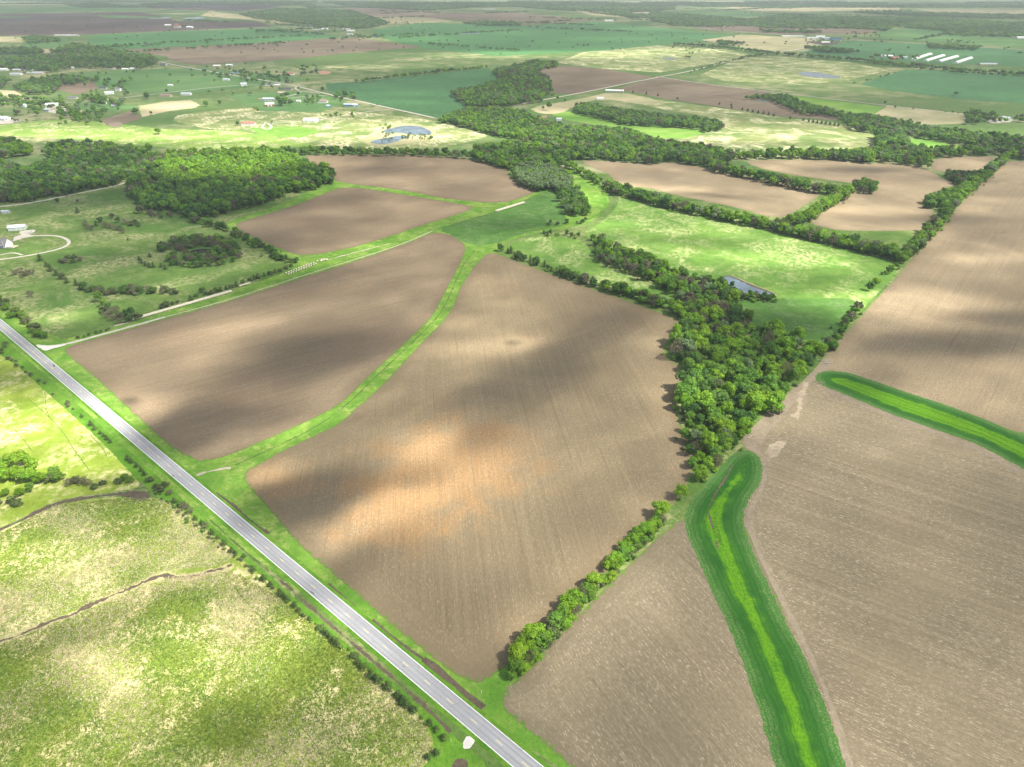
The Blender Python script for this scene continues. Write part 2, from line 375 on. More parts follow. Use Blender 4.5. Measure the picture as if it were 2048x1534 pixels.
# far first
far = [
 ('field', [(-700,72),(0,72),(116,70),(191,68),(547,53),(513,43),(359,43),(310,30),(273,24),(0,27),(-700,30)], 'fsoil_d', .3),
 ('field', [(280,9),(537,9),(560,14),(500,20),(470,22),(310,17),(283,12)], 'fsoil_d', .3),
 ('field', [(191,70),(560,55),(684,73),(581,82),(400,92),(239,99),(171,85)], 'teal2', .3),
 ('field', [(246,99),(430,90),(581,82),(700,75),(845,94),(732,103),(650,111),(560,120),(393,130),(349,123),(330,113),(300,108)], 'fsoil', .3),
 ('field', [(681,15),(804,17),(906,26),(1026,24),(1197,41),(1043,50),(923,41),(841,34),(718,32)], 'fsoil', .3),
 ('field', [(700,32),(850,35),(915,42),(840,46),(760,48),(705,40)], 'fstraw', .35),
 ('field', [(420,22),(480,30),(550,38),(600,44),(560,46),(480,38),(400,32)], 'fstraw', .35),
 ('field', [(0,33),(55,33),(55,35),(0,36)], 'fgreen', .5),
 ('field', [(190,30),(330,34),(320,37),(210,36)], 'fgreen', .5),
 ('field', [(-400,5),(60,4),(170,6),(160,9),(-400,14)], 'fstraw', .3),
 ('field', [(-600,18),(0,17),(270,12),(300,22),(0,25),(-600,27)], 'fgreen', .3),
 ('field', [(0,73),(45,75),(45,85),(0,84),(-300,82),(-300,73)], 'fstraw', .3),
 ('field', [(50,86),(120,82),(165,90),(150,96),(60,97),(42,92)], 'fgreen', .5),
 ('field', [(75,99),(190,93),(235,103),(200,110),(130,113),(90,107)], 'fstraw', .5),
 ('field', [(113,167),(190,164),(195,178),(150,190),(110,178)], 'fsoil', .3),
 ('field', [(0,180),(30,182),(65,200),(40,205),(0,192),(-100,185)], 'fstraw', .3),
 ('field', [(275,212),(330,203),(380,200),(400,210),(390,216),(340,222),(285,234)], 'fstraw', .12),
 ('field', [(200,240),(260,222),(285,236),(240,250),(215,252)], 'fsoil', .12),
 ('field', [(-200,250),(0,250),(60,244),(120,238),(220,246),(330,258),(480,262),(640,292),(560,296),(400,300),(300,292),(150,280),(0,270),(-200,272)], 'fpale2', .10),
 ('field', [(330,235),(420,220),(560,215),(700,222),(800,232),(870,240),(960,262),(980,275),(860,300),(700,300),(640,292),(560,285),(520,262),(400,258)], 'fpale', .06),
 ('field', [(500,256),(600,252),(640,262),(600,276),(520,272)], 'flush', .12),
 ('field', [(150,205),(230,203),(280,215),(200,225),(150,218)], 'fgreen', .12),
 ('field', [(128,150),(250,140),(400,136),(560,150),(620,160),(400,185),(260,185),(180,170)], 'fgreen', .2),
 ('field', [(450,190),(600,183),(700,200),(640,225),(520,222)], 'fgreen', .10),
 ('field', [(650,167),(720,163),(850,150),(978,136),(1001,157),(960,175),(905,182),(912,198),(938,214),(878,236),(864,235),(790,219),(700,195),(655,182)], 'teal', .10),
 ('field', [(740,60),(850,45),(1050,52),(1190,43),(1340,58),(1500,74),(1400,84),(1300,92),(1200,102),(1000,112),(850,98),(760,75)], 'teal2', .25),
 ('field', [(1063,141),(1128,131),(1214,139),(1306,154),(1152,189),(1104,186),(1101,161)], 'fsoil', .15),
 ('field', [(1231,178),(1315,154),(1410,168),(1534,183),(1578,205),(1690,236),(1676,241),(1552,232),(1428,212),(1333,198)], 'fsoil', .15),
 ('field', [(1055,215),(1150,200),(1230,182),(1330,202),(1300,212),(1200,196),(1150,212),(1120,228),(1080,228)], 'fstraw', .08),
 ('field', [(1100,220),(1160,225),(1260,245),(1400,258),(1420,264),(1355,281),(1272,267),(1180,248),(1110,236)], 'flush', .06),
 ('field', [(1190,186),(1320,200),(1430,214),(1550,234),(1680,245),(1750,268),(1748,290),(1660,302),(1560,306),(1430,291),(1365,281),(1420,263),(1450,240),(1300,214)], 'fpale', .06),
 ('field', [(1750,268),(1810,274),(1900,288),(1962,297),(1850,300),(1760,300),(1745,290)], 'flush', .09),
 ('field', [(1740,234),(1776,211),(1929,227),(1932,247),(1849,250)], 'fstraw', .12),
 ('field', [(1580,190),(1700,205),(1768,214),(1740,232),(1690,222),(1600,202)], 'flush', .2),
 ('field', [(1720,168),(1811,139),(1921,141),(2048,153),(2500,165),(2500,225),(2048,207),(1921,199),(1775,180)], 'teal', .2),
 ('field', [(1600,106),(1702,81),(2048,100),(2500,120),(2500,150),(2048,133),(1900,128),(1740,118)], 'teal', .25),
 ('field', [(1373,51),(1556,51),(1757,60),(1738,68),(1556,69),(1420,60)], 'fsoil', .3),
 ('field', [(1402,80),(1483,69),(1629,77),(1640,88),(1585,103),(1500,98)], 'fstraw', .3),
 ('field', [(1180,100),(1300,90),(1420,98),(1500,108),(1460,122),(1320,145),(1210,138),(1110,125)], 'fpale', .15),
 ('field', [(1480,115),(1560,112),(1640,120),(1700,125),(1780,140),(1700,160),(1600,170),(1450,162),(1400,150)], 'fpale', .15),
 ('field', [(1440,12),(1560,8),(1800,14),(1800,20),(1600,24),(1480,20)], 'fstraw', .4),
 ('field', [(1830,18),(2048,20),(2500,25),(2500,40),(2048,36),(1900,30)], 'fstraw', .4),
 ('field', [(1340,26),(1480,22),(1560,32),(1440,36),(1360,32)], 'fgreen', .4),
 ('field', [(1140,18),(1300,24),(1420,36),(1300,40),(1180,30)], 'fstraw', .35),
 ('field', [(1760,60),(1880,52),(2048,66),(2048,95),(1760,78)], 'fgreen', .3),
 ('field', [(1300,2),(1700,4),(1500,7),(1200,5)], 'fstraw', .6),
]
for nm, pts, mt, z in far: S(nm, pts, mt, z, rounds=0 if z >= .1 else 1)
# ponds
S('bank', [(735,270),(760,256),(800,248),(850,250),(872,260),(870,276),(840,285),(780,292),(740,292),(722,282)], 'fstraw', .16)
S('pond', [(762,263),(777,258),(803,252),(830,251),(853,257),(866,266),(858,271),(815,269),(800,265),(775,267)], 'water', .2, rounds=2)
S('pond', [(737,286),(750,280),(770,276),(800,271),(822,272),(806,278),(788,285),(765,289)], 'water', .2, rounds=2)
S('pond', [(1592,146),(1618,143),(1651,147),(1691,157),(1651,157),(1610,153)], 'water', .35)
S('pond', [(1320,115),(1350,116),(1352,119),(1330,119)], 'water', .35)
S('pond', [(1505,198),(1525,200),(1540,203),(1520,204)], 'water', .35)
S('pond', [(915,66),(960,66),(965,68),(918,69)], 'water', .4)
S('pond', [(290,35),(340,34),(342,37),(300,38)], 'water', .45); S('pond', [(365,36),(408,33),(410,38),(370,40)], 'water', .45)
S('pond', [(453,145),(480,142),(483,146),(460,150)], 'water', .35)
S('bank', [(1440,556),(1459,549),(1520,574),(1560,590),(1540,597),(1515,588),(1485,562),(1460,556)], 'fstraw', .02)
S('muddy_margin', [(1440,553),(1460,550),(1486,562),(1518,575),(1558,590),(1533,596),(1494,590),(1460,584),(1446,570)], 'mud', .026)
S('pond', [(1444,554),(1459,552),(1484,564),(1515,577),(1554,590),(1533,594),(1505,592),(1484,584),(1465,583),(1452,572)], 'water', .03, jit=.9, step=1.5)
S('pond', [(375,504),(388,499),(415,497),(428,501),(415,506),(390,508)], 'water_d', .02)
S('pond', [(0,340),(16,341),(14,348),(0,349)], 'water', .02)
# gravel lanes
def lane(name, pts, w, mat='gravel', z=.08, **k): strip(name, pts, w, M[mat], z, **k)
lane('gravel_road', [(246,106),(335,128),(485,154),(581,169),(660,190),(783,217),(869,236)], 7, z=.35, step=20)
lane('gravel_road', [(1026,212),(1070,203),(1152,188),(1313,155),(1380,143),(1468,120),(1519,109),(1581,102),(1640,90),(1687,80)], 7, z=.4, step=20)
lane('gravel_road', [(1311,153),(1410,168),(1537,183),(1592,190),(1764,210),(1900,226),(2100,250)], 5, z=.4, step=20)
lane('far_road', [(1300,49),(1519,67),(1702,78),(2048,100),(2400,122)], 10, z=.5, step=50)
lane('far_road', [(191,69),(400,60),(560,54),(700,44),(1000,30)], 9, z=.5, step=50)
lane('gravel_road', [(0,203),(150,208),(308,188),(478,169),(560,172)], 5, z=.3, step=20)
lane('driveway', [(783,218),(720,225),(640,241),(600,243),(530,247)], 4, z=.2, step=10)
lane('driveway', [(530,245),(545,252),(538,260),(522,256),(530,247)], 4, z=.2, step=6)
lane('driveway', [(640,187),(605,182),(590,190),(570,193)], 5, z=.3, step=10)
lane('driveway', [(600,183),(588,176),(600,170)], 4, z=.3, step=10)
lane('driveway', [(570,197),(620,192),(655,191)], 4, z=.3, step=10)
lane('farm_lane', [(-60,420),(0,413),(59,407),(150,388),(231,372),(293,352)], 4.5, z=.03)
lane('driveway', [(26,482),(49,472),(78,471),(105,471),(125,474),(138,481),(138,489),(117,499),(68,509),(39,514),(0,519),(-60,526)], 3.3, 'gravel', .04, jit=.05)
lane('driveway', [(45,510),(28,505),(8,508),(-30,516)], 2.2, 'gravel', .045, jit=.05)
S('yard', [(36,463),(55,460),(72,459),(70,464),(55,470),(80,471),(50,475),(28,482),(26,474),(45,470)], 'gravel', .035)
# near and middle ground
L = 1534
S('verge', [(1710,1700),(1500,1534),(1130,1440),(1080,1400),(1030,1330),(1000,1280),(900,1250),(700,1000),(600,900),(720,870),(800,780),(880,680),(950,560),(975,520),(990,500),(1040,470),(1150,455),(1190,440),(1225,400),(1200,370),(1160,345),(1100,330),(1080,375),(960,400),(880,385),(765,365),(690,355),(655,365),(560,410),(480,435),(440,450),(500,480),(600,530),(560,550),(400,600),(200,665),(78,686),(-200,440),(-300,440),(1000,1570)], 'lush_w', .01, cell=None)
S('meadow', [(870,458),(985,425),(1050,402),(1080,385),(1115,382),(1125,420),(1140,450),(1080,460),(1040,468),(985,490),(940,490),(905,470)], 'ungrazed', .015)
S('meadow', [(1235,388),(1300,405),(1400,430),(1500,452),(1600,478),(1700,500),(1800,525),(1785,560),(1740,600),(1700,650),(1650,695),(1600,690),(1520,660),(1450,615),(1430,580),(1340,548),(1230,505),(1160,468),(1190,455),(1225,425),(1240,400)], 'meadow_r', .014)
S('meadow', [(1000,495),(1060,474),(1120,470),(1165,478),(1190,515),(1260,552),(1340,590),(1380,620),(1330,618),(1200,565),(1080,525),(1020,505)], 'meadow_r', .013)
S('meadow', [(1453,593),(1540,597),(1628,596),(1723,597),(1705,640),(1660,690),(1560,672),(1490,640),(1440,612)], 'ungrazed', .02)
# field tracks
lane('farm_track', [(60,693),(90,694),(135,688),(200,670),(330,634)], 3.0, 'gravel', .03, jit=.25)
lane('farm_track', [(330,634),(450,602),(590,556),(700,522),(800,490),(865,462)], 1.4, 'mudpale', .028, jit=.3)
S('gravel_entrance', [(68,688),(90,691),(112,691),(137,688),(118,694),(96,700),(88,702)], 'gravel_w', .034)
lane('farm_track', [(870,460),(950,437),(985,425),(1040,405),(1085,385),(1140,372)], 1.2, 'trail', .028, jit=.3)
lane('farm_track', [(1000,465),(1070,458),(1120,450),(1180,440),(1215,415),(1205,380),(1170,352),(1130,335)], 3.5, 'lush', .03, jit=.4)
# the tilled fields
S('tilled_field', [(120,697),(200,674),(330,638),(460,602),(590,560),(700,526),(770,502),(830,480),(866,464),(900,468),(930,487),(932,500),(915,540),(887,590),(868,630),(849,650),(784,712),(731,759),(696,797),(667,817),(614,844),(555,870),(497,896),(467,908),(429,920),(400,923),(379,916),(340,893),(300,858),(258,820),(215,778),(175,742),(140,715)], 'soilA', .02, cell=6)
S('tilled_field', [(470,447),(483,443),(542,425),(600,407),(662,381),(686,374),(736,377),(794,387),(853,396),(926,409),(955,415),(911,431),(853,448),(765,478),(706,495),(648,507),(607,511),(580,507),(527,484),(480,463)], 'soilA', .02, cell=7)
S('tilled_field', [(604,309),(677,309),(794,309),(911,314),(955,322),(1017,337),(1017,352),(1035,363),(1073,378),(1068,386),(1029,401),(1000,406),(941,403),(882,396),(824,384),(765,375),(706,369),(677,363),(668,361),(657,337),(618,326)], 'soilA', .02, cell=9)
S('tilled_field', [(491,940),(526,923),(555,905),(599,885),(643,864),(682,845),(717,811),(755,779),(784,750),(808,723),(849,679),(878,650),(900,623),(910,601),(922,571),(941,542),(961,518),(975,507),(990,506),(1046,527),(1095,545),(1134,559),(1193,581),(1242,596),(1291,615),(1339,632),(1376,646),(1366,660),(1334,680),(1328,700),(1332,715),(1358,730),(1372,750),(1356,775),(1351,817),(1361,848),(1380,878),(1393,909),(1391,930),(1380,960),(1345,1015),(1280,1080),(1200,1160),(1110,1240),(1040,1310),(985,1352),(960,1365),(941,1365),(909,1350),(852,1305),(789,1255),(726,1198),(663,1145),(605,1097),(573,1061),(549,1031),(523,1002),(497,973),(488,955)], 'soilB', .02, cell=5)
S('tilled_field', [(1156,320),(1207,321),(1309,329),(1340,322),(1422,338),(1530,359),(1650,383),(1624,402),(1570,437),(1530,433),(1476,416),(1409,402),(1355,392),(1288,373),(1250,376),(1232,372),(1218,346),(1181,335)], 'soilF', .02, cell=9)
S('tilled_field', [(1480,322),(1550,319),(1650,320),(1750,327),(1800,326),(1860,338),(1880,355),(1920,367),(1890,378),(1866,388),(1848,402),(1842,412),(1873,421),(1856,443),(1859,458),(1817,462),(1686,462),(1650,456),(1612,445),(1652,407),(1696,387),(1720,368),(1672,363),(1600,352),(1530,340)], 'soilF', .02, cell=9)
S('tilled_field', [(1856,316),(1990,311),(1983,322),(1963,346),(1890,343),(1864,341)], 'soilF', .02, cell=9)
S('tilled_field', [(1004,1406),(1004,1384),(1040,1354),(1073,1317),(1117,1272),(1199,1187),(1288,1100),(1345,1048),(1382,1028),(1420,990),(1500,1060),(1560,1200),(1640,1450),(1680,1640),(1300,1700),(1180,1570),(1105,1501),(1042,1447),(1008,1422)], 'soilC', .018, cell=5)
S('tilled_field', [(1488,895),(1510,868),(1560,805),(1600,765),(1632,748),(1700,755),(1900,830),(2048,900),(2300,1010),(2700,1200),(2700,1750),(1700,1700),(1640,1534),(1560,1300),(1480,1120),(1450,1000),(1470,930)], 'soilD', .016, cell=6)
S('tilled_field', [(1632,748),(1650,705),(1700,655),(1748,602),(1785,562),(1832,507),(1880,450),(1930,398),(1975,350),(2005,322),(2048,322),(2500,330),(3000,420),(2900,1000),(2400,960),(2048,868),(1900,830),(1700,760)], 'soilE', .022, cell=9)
# green strips among the right hand fields
S('grass_strip', [(1458,915),(1471,905),(1493,899),(1516,908),(1527,935),(1520,970),(1498,997),(1487,1028),(1489,1060),(1507,1109),(1533,1162),(1565,1233),(1605,1305),(1636,1376),(1667,1452),(1692,1534),(1730,1640),(1590,1640),(1551,1534),(1533,1474),(1507,1385),(1480,1314),(1453,1242),(1417,1171),(1395,1113),(1373,1068),(1368,1035),(1386,997),(1417,961)], 'strip_grass', .030, cell=2.2, jit=.45, step=1.2)
for a in ([(1466,930),(1450,958),(1432,985),(1418,1012)], [(1417,1020),(1420,1040),(1427,1058)], [(1430,1080),(1436,1096)]):
    strip('gully', a, .8, M['mud'], .047, jit=.35, step=1, var=.5)
S('grass_strip', [(1627,756),(1640,742),(1683,742),(1712,750),(1761,766),(1826,789),(1891,809),(1956,833),(2022,861),(2048,871),(2300,980),(2300,1060),(2048,939),(2005,915),(1956,889),(1908,872),(1842,849),(1777,826),(1728,805),(1683,786),(1643,771)], 'strip_grass', .030, cell=2.2, jit=.45, step=1.2)
# bare wash at the grove corner
S('bare_ground', [(1480,880),(1500,860),(1560,800),(1620,750),(1650,712),(1672,720),(1650,745),(1625,765),(1600,790),(1560,840),(1520,885),(1530,915),(1515,905),(1490,897)], 'bare', .026)
S('wash', [(1536,892),(1550,884),(1566,880),(1576,888),(1560,900),(1556,912),(1540,918),(1534,906)], 'washmix', .03, jit=.8, step=1)
strip('wash', [(1612,765),(1606,785),(1598,800),(1602,815),(1588,835)], 3, M['washmix'], .03, jit=1.0, step=1, var=.6)
strip('bare_edge', [(1640,738),(1720,775),(1840,830),(1960,878),(2048,915),(2200,985)], 3.2, M['bare'], .025, var=.3) if False else None
strip('bare_edge', [(1648,778),(1730,812),(1850,858),(1960,900),(2048,950),(2200,1020)], 4.5, M['bare'], .025, jit=.5, var=.3)
strip('bare_edge', [(1525,920),(1532,950),(1520,985),(1500,1020),(1500,1060),(1520,1110),(1550,1170),(1590,1250),(1625,1320),(1660,1400),(1700,1534)], 2.4, M['bare'], .025, jit=.4, var=.3)
strip('bare_edge', [(1378,1040),(1300,1110),(1200,1205),(1100,1300),(1040,1360),(1010,1400)], 7.0, M['soilG'], .027, jit=.6, var=.2) if False else None
# west of the road
S('verge', [(-400,330),(0,668),(300,940),(600,1206),(900,1464),(1010,1560),(800,1560),(870,1490),(700,1340),(560,1210),(420,1080),(300,980),(150,855),(0,715),(-400,380)], 'lush', .012)
S('meadow', [(-700,620),(-200,640),(0,700),(110,800),(200,880),(260,945),(290,975),(210,985),(110,1000),(60,1030),(0,1055),(-300,1180),(-1200,1180)], 'meadow_top', .016)
S('meadow', [(-300,1185),(0,1062),(60,1035),(110,1005),(250,992),(340,998),(415,1058),(515,1145),(612,1230),(712,1318),(792,1384),(856,1446),(872,1500),(820,1570),(800,1800),(-500,1800)], 'meadow_tall', .014)
cr = [(-80,1310),(0,1282),(21,1277),(70,1256),(104,1240),(146,1230),(167,1216),(209,1198),(251,1181),(296,1160),(331,1148),(352,1155),(383,1153),(418,1144),(446,1137),(463,1129)]
strip('creek_bank', cr, 3.6, M['bankmix'], .024, jit=.9, step=1.0, var=.4)
strip('creek', cr, 1.5, M['mud'], .03, jit=.65, step=1.0, var=.8)
cr2 = [(-60,1075),(0,1060),(36,1044),(81,1020),(120,1005),(150,999),(210,990),(249,987),(285,993)]
strip('creek', cr2, 2.6, M['mud'], .03, jit=.5, step=1.2, var=.5)
S('mud_patch', [(245,985),(270,980),(300,985),(300,1000),(275,1004),(250,995)], 'mud', .032)
for tr in ([(54,795),(99,834),(129,867),(144,894),(162,918),(180,942)], [(90,780),(91,815),(99,834)], [(30,860),(48,880),(66,905)], [(180,870),(205,895),(215,915)],
           [(460,1160),(480,1190),(520,1235),(560,1265)], [(330,1060),(360,1100),(400,1130)], [(300,1300),(340,1345),(400,1385),(470,1420)], [(150,1400),(190,1440),(200,1480)], [(600,1450),(640,1500),(650,1540)], [(340,1180),(360,1230),(420,1290)]):
    strip('cattle_trail', tr, .32, M['trail'], .022, jit=.15, step=1.0)
# ditches by the road
strip('ditch', [(560,1160),(600,1195),(679,1265),(758,1331),(805,1372),(868,1429),(900,1465)], 1.1, M['mud'], .022, jit=.35, step=1.2, var=.6)
strip('ditch', [(420,1040),(470,1085),(520,1128)], .8, M['trail'], .022, jit=.3, step=1.2, var=.6)
strip('ditch', [(657,1167),(690,1195),(712,1212)], .7, M['mud'], .024, jit=.2, step=1.2, var=.5)
strip('ditch', [(745,1239),(796,1283),(846,1318)], 1.1, M['mud'], .024, jit=.2, step=1.2, var=.4)
strip('ditch', [(846,1318),(884,1347),(915,1372),(941,1397),(966,1417)], 3.0, M['mud'], .026, jit=.2, step=1.2, var=.35)
strip('ditch', [(432,985),(467,1011),(497,1040),(538,1067)], 1.6, M['mud'], .024, jit=.3, step=1.2, var=.5)
strip('rocky_outlet', [(393,951),(410,944),(435,940),(462,935)], 1.7, M['mudpale'], .026, jit=.5, step=1, var=.4)
strip('waterway_rill', [(470,930),(560,890),(640,850),(700,805),(760,745),(820,690),(880,630),(900,590),(925,530),(950,500)], .7, M['trail'], .026, jit=.3, step=1.5, var=.6)
S('gravel_entrance', [(934,1468),(952,1479),(941,1498),(922,1497)], 'gravel_w', .03)
S('mud_patch', [(905,1520),(930,1515),(940,1534),(900,1560)], 'mud', .028)
# ------------------------------------------------------------------ the paved road
def road_quad(name, t0, t1, o0, o1, z, mat, n=60):
    V = []; Q = []
    for i in range(n+1):
        t = t0+(t1-t0)*i/n; V += [(*road_pt(t, o0), z), (*road_pt(t, o1), z)]
        if i: Q.append((2*i-1, 2*i+1, 2*i, 2*i-2))
    me = bpy.data.meshes.new(name); me.from_pydata(V, [], Q); me.materials.append(mat); me.update()
    if me.polygons[0].normal.z < 0: me.flip_normals()
    return tag(link(name, me), None, None, None, 'structure')
T0, T1 = -700, 700
mb = MB()
a, b, c_, d_ = road_pt(T0, -3.55), road_pt(T0, 3.55), road_pt(T1, 3.55), road_pt(T1, -3.55)
a2, b2, c2, d2 = road_pt(T0, -5.2), road_pt(T0, 5.2), road_pt(T1, 5.2), road_pt(T1, -5.2)
mb.add([(*a,.16),(*b,.16),(*c_,.16),(*d_,.16)], [(3,2,1,0)])
o = mb.build('road', M['asphalt']); tag(o, None, None, None, 'structure')
if o.data.polygons[0].normal.z < 0: o.data.flip_normals()
mb = MB(); mb.add([(*a,.155),(*b,.155),(*c_,.155),(*d_,.155),(*a2,.011),(*b2,.011),(*c2,.011),(*d2,.011)], [(0,3,7,4),(1,5,6,2)])
o = mb.build('road_shoulder', M['lush']); tag(o, None, None, None, 'structure')
road_quad('edge_line', T0, T1, -3.42, -3.22, .166, M['white_paint']); road_quad('edge_line', T0, T1, 3.22, 3.42, .166, M['white_paint'])
mb = MB()
tt = (Vector(G(898, 1404))-A0).dot(RDV)
for k in range(-60, 30):
    t0 = tt+k*12.19-1.6
    if t0 < T0 or t0 > T1: continue
    p = [road_pt(t0, -.09), road_pt(t0, .09), road_pt(t0+3.2, .09), road_pt(t0+3.2, -.09)]
    mb.add([(*q, .166) for q in p], [(0,3,2,1)])
o = mb.build('center_line', M['yellow_paint']); tag(o, None, None, None, 'structure')
road_quad('no_passing_line', T0, 20, -.32, -.18, .166, M['yellow_paint'])
# ------------------------------------------------------------------ foliage
def m_leaf(name, c, var=.35, hue=None, transl=.5):
    t = NT(name); p = t.obj(); oi = t.n('ShaderNodeObjectInfo').outputs['Random']; wp = t.pos()
    a = tuple(x*(1-var) for x in c); b = tuple(x*(1+var) for x in c)
    k = t.mix(t.mr(t.noise(wp, .35, 4, .75), .3, .7), a, b)
    k = t.mix(t.mr(t.noise(wp, 1/16, 2, .5), .35, .65, 0, .6), k, hue or (c[0]*1.5, c[1]*1.12, c[2]*.9))
    k = t.mix(t.math('MULTIPLY', oi, .35), k, (c[0]*.6, c[1]*.72, c[2]*.8))
    d = t.n('ShaderNodeBsdfPrincipled'); t.set(d.inputs['Base Color'], k); d.inputs['Roughness'].default_value = .65; d.inputs['Specular IOR Level'].default_value = .15
    tr = t.n('ShaderNodeBsdfTranslucent'); t.set(tr.inputs['Color'], k)
    mx = t.n('ShaderNodeMixShader'); mx.inputs[0].default_value = transl; t.t.links.new(d.outputs[0], mx.inputs[1]); t.t.links.new(tr.outputs[0], mx.inputs[2])
    t.t.links.new(mx.outputs[0], t.out.inputs['Surface']); return t.m
SPC = ['bright','green','deep','yellow','budding','silver','cedar','shrub','brown']
LEAF = dict(bright=m_leaf('bright_leaves', (.22,.41,.036)), green=m_leaf('green_leaves', (.165,.325,.048)), deep=m_leaf('deep_leaves', (.098,.210,.044)),
            yellow=m_leaf('yellow_green_leaves', (.20,.35,.022), .3, (.23,.38,.03)), budding=m_leaf('budding_twigs', (.19,.19,.095), .3, (.19,.16,.11)), silver=m_leaf('silver_leaves', (.23,.32,.13), .3, (.26,.33,.16)),
            cedar=m_leaf('cedar_needles', (.062,.112,.028), .4, None, .1), shrub=m_leaf('shrub_leaves', (.13,.18,.055), .4, (.11,.11,.05), .2), brown=m_leaf('brown_twigs', (.16,.14,.08), .3, (.16,.13,.10), .1))
SPI = {s: i for i, s in enumerate(SPC)}
M['bark'] = plain('bark', (.16,.13,.10), .95, .3, 3); M['pale_bark'] = plain('pale_bark', (.34,.30,.25), .95, .25, 3)
# cube-sphere for the dense inside of a lobe
def cube_sphere():
    bmv = {}; Q = []
    def vid(p):
        k = tuple(p)
        if k not in bmv: bmv[k] = len(bmv)
        return bmv[k]
    for ax in range(3):
        for s in (-1, 1):
            for i in (-1, 0):
                for j in (-1, 0):
                    c = []
                    for di, dj in ((0,0),(1,0),(1,1),(0,1)):
                        p = [0,0,0]; p[ax] = s; p[(ax+1)%3] = i+di; p[(ax+2)%3] = j+dj; c.append(vid(p))
                    Q.append(c if s > 0 else c[::-1])
    V = np.array(list(bmv.keys()), float); V /= np.linalg.norm(V, axis=1)[:, None]; return V, np.array(Q)
CSV, CSQ = cube_sphere()
def leaf_quads(P, N, size, rg, ratio=1.0):
    n = len(P); N = N/np.linalg.norm(N, axis=1)[:, None]
    a = rg.normal(size=(n, 3)); U = np.cross(N, a); U /= np.linalg.norm(U, axis=1)[:, None]; W = np.cross(N, U)
    s = size*rg.uniform(.6, 1.3, (n, 1)); cs = []
    for k, (x, y) in enumerate(((-1,-.6),(.5,-1),(1,.6),(-.5,1))):
        j = rg.uniform(.75, 1.25, (n, 1)); cs.append(P+U*s*x*.5*j*ratio+W*s*y*.5*j/ratio+N*s*rg.uniform(-.15, .15, (n, 1)))
    V = np.stack(cs, 1).reshape(-1, 3); return V, np.arange(4*n).reshape(-1, 4)
def crown(seed, nq=620, qs=.72, kind='broad', core=.72, nl=None):
    """unit tree 10 m tall (broad) : returns V, Q"""
    rg = np.random.default_rng(seed)
    if kind == 'cedar':
        z = rg.uniform(0, 1, nq)**1.15; th = rg.uniform(0, 6.283, nq)
        prof = np.minimum(1, (1-z)*1.55)**.8*np.minimum(1, .55+z*4)*(1+.18*np.sin(3*th+seed)+.12*np.sin(5*th+9*z))
        r = 3.2*prof*rg.uniform(.72, 1.08, nq); P = np.c_[r*np.cos(th), r*np.sin(th), .3+z*9.7]
        N = np.c_[np.cos(th), np.sin(th), np.full(nq, .7)]+rg.normal(size=(nq, 3))*.5
        V, Q = leaf_quads(P, N, qs, rg); lob = [((0,0,2.6),(2.3,2.3,2.5)), ((0,0,5.6),(1.6,1.6,2.8))]
    else:
        nl = nl or rg.integers(8, 15); sq = rg.uniform(.78, 1.3); ww = rg.uniform(.8, 1.15)
        if nl == 6: sq = ww = 1.0
        if kind == 'bush': cz, ez, er, base = 4.2, 3.6, 3.8, .3
        else: cz, ez, er, base = 6.0, 2.7*sq, 3.4*ww, 2.0
        lob = []
        for i in range(nl if kind == 'bush' else nl):
            th = i*2.4+rg.uniform(-.5, .5); u = rg.uniform(-.75, 1); rr = math.sqrt(max(0, 1-u*u))*er*rg.uniform(.55, 1.0)
            R0 = rg.uniform(1.0, 2.2); lob.append(((rr*math.cos(th), rr*math.sin(th), cz+u*ez), (R0, R0, R0*.9)))
        lob.append(((0, 0, cz+.3), (2.6, 2.6, 2.4)))
        C = np.array([l[0] for l in lob]); RR = np.array([l[1] for l in lob])
        m = nq*3; li = rg.integers(0, len(lob), m); D = rg.normal(size=(m, 3)); D[:, 2] += .25; D /= np.linalg.norm(D, axis=1)[:, None]
        P = C[li]+D*RR[li]*rg.uniform(.82, 1.16, (m, 1))
        ok = P[:, 2] > base
        for k in range(len(lob)):
            q = ((P-C[k])/RR[k]); ok &= ~((np.sum(q*q, 1) < .6) & (li != k))
        P = P[ok][:nq]; D = D[ok][:nq]
        N = D+rg.normal(size=P.shape)*(.55 if kind != 'twig' else 1.2)
        V, Q = leaf_quads(P, N, qs, rg, 1.0 if kind != 'twig' else 2.4)
    if core:
        for c, r in lob:
            v = CSV*np.array(r)*core*np.random.default_rng(seed+len(V)).uniform(.9, 1.1, (len(CSV), 1))+np.array(c); Q = np.vstack([Q, CSQ+len(V)]); V = np.vstack([V, v])
    return V, Q
def trunk_mesh(seed, mat, bush=False):
    rg = random.Random(seed); m = MB()
    if bush:
        for k in range(4):
            a = k*1.57+rg.random(); m.tube([(0,0,-.1),(math.cos(a)*.7,math.sin(a)*.7,2),(math.cos(a)*1.6,math.sin(a)*1.6,4.5)], [.16,.1,.04], 5)
    else:
        lean = (rg.uniform(-.3,.3), rg.uniform(-.3,.3))
        m.tube([(0,0,-.2),(0,0,.4),(lean[0],lean[1],2.6),(lean[0]*1.5,lean[1]*1.5,6.4)], [.36,.25,.19,.06], 7)
        for k in range(6):
            a = k*1.05+rg.random(); z0 = rg.uniform(1.9, 4.2); L = rg.uniform(1.8, 3.0)
            m.tube([(lean[0]*z0/3,lean[1]*z0/3,z0),(math.cos(a)*L*.55,math.sin(a)*L*.55,z0+1.2),(math.cos(a)*L,math.sin(a)*L,z0+2.8)], [.12,.08,.03], 5)
    return m.mesh('trunk', mat)
NV = 5
PROTO = {}
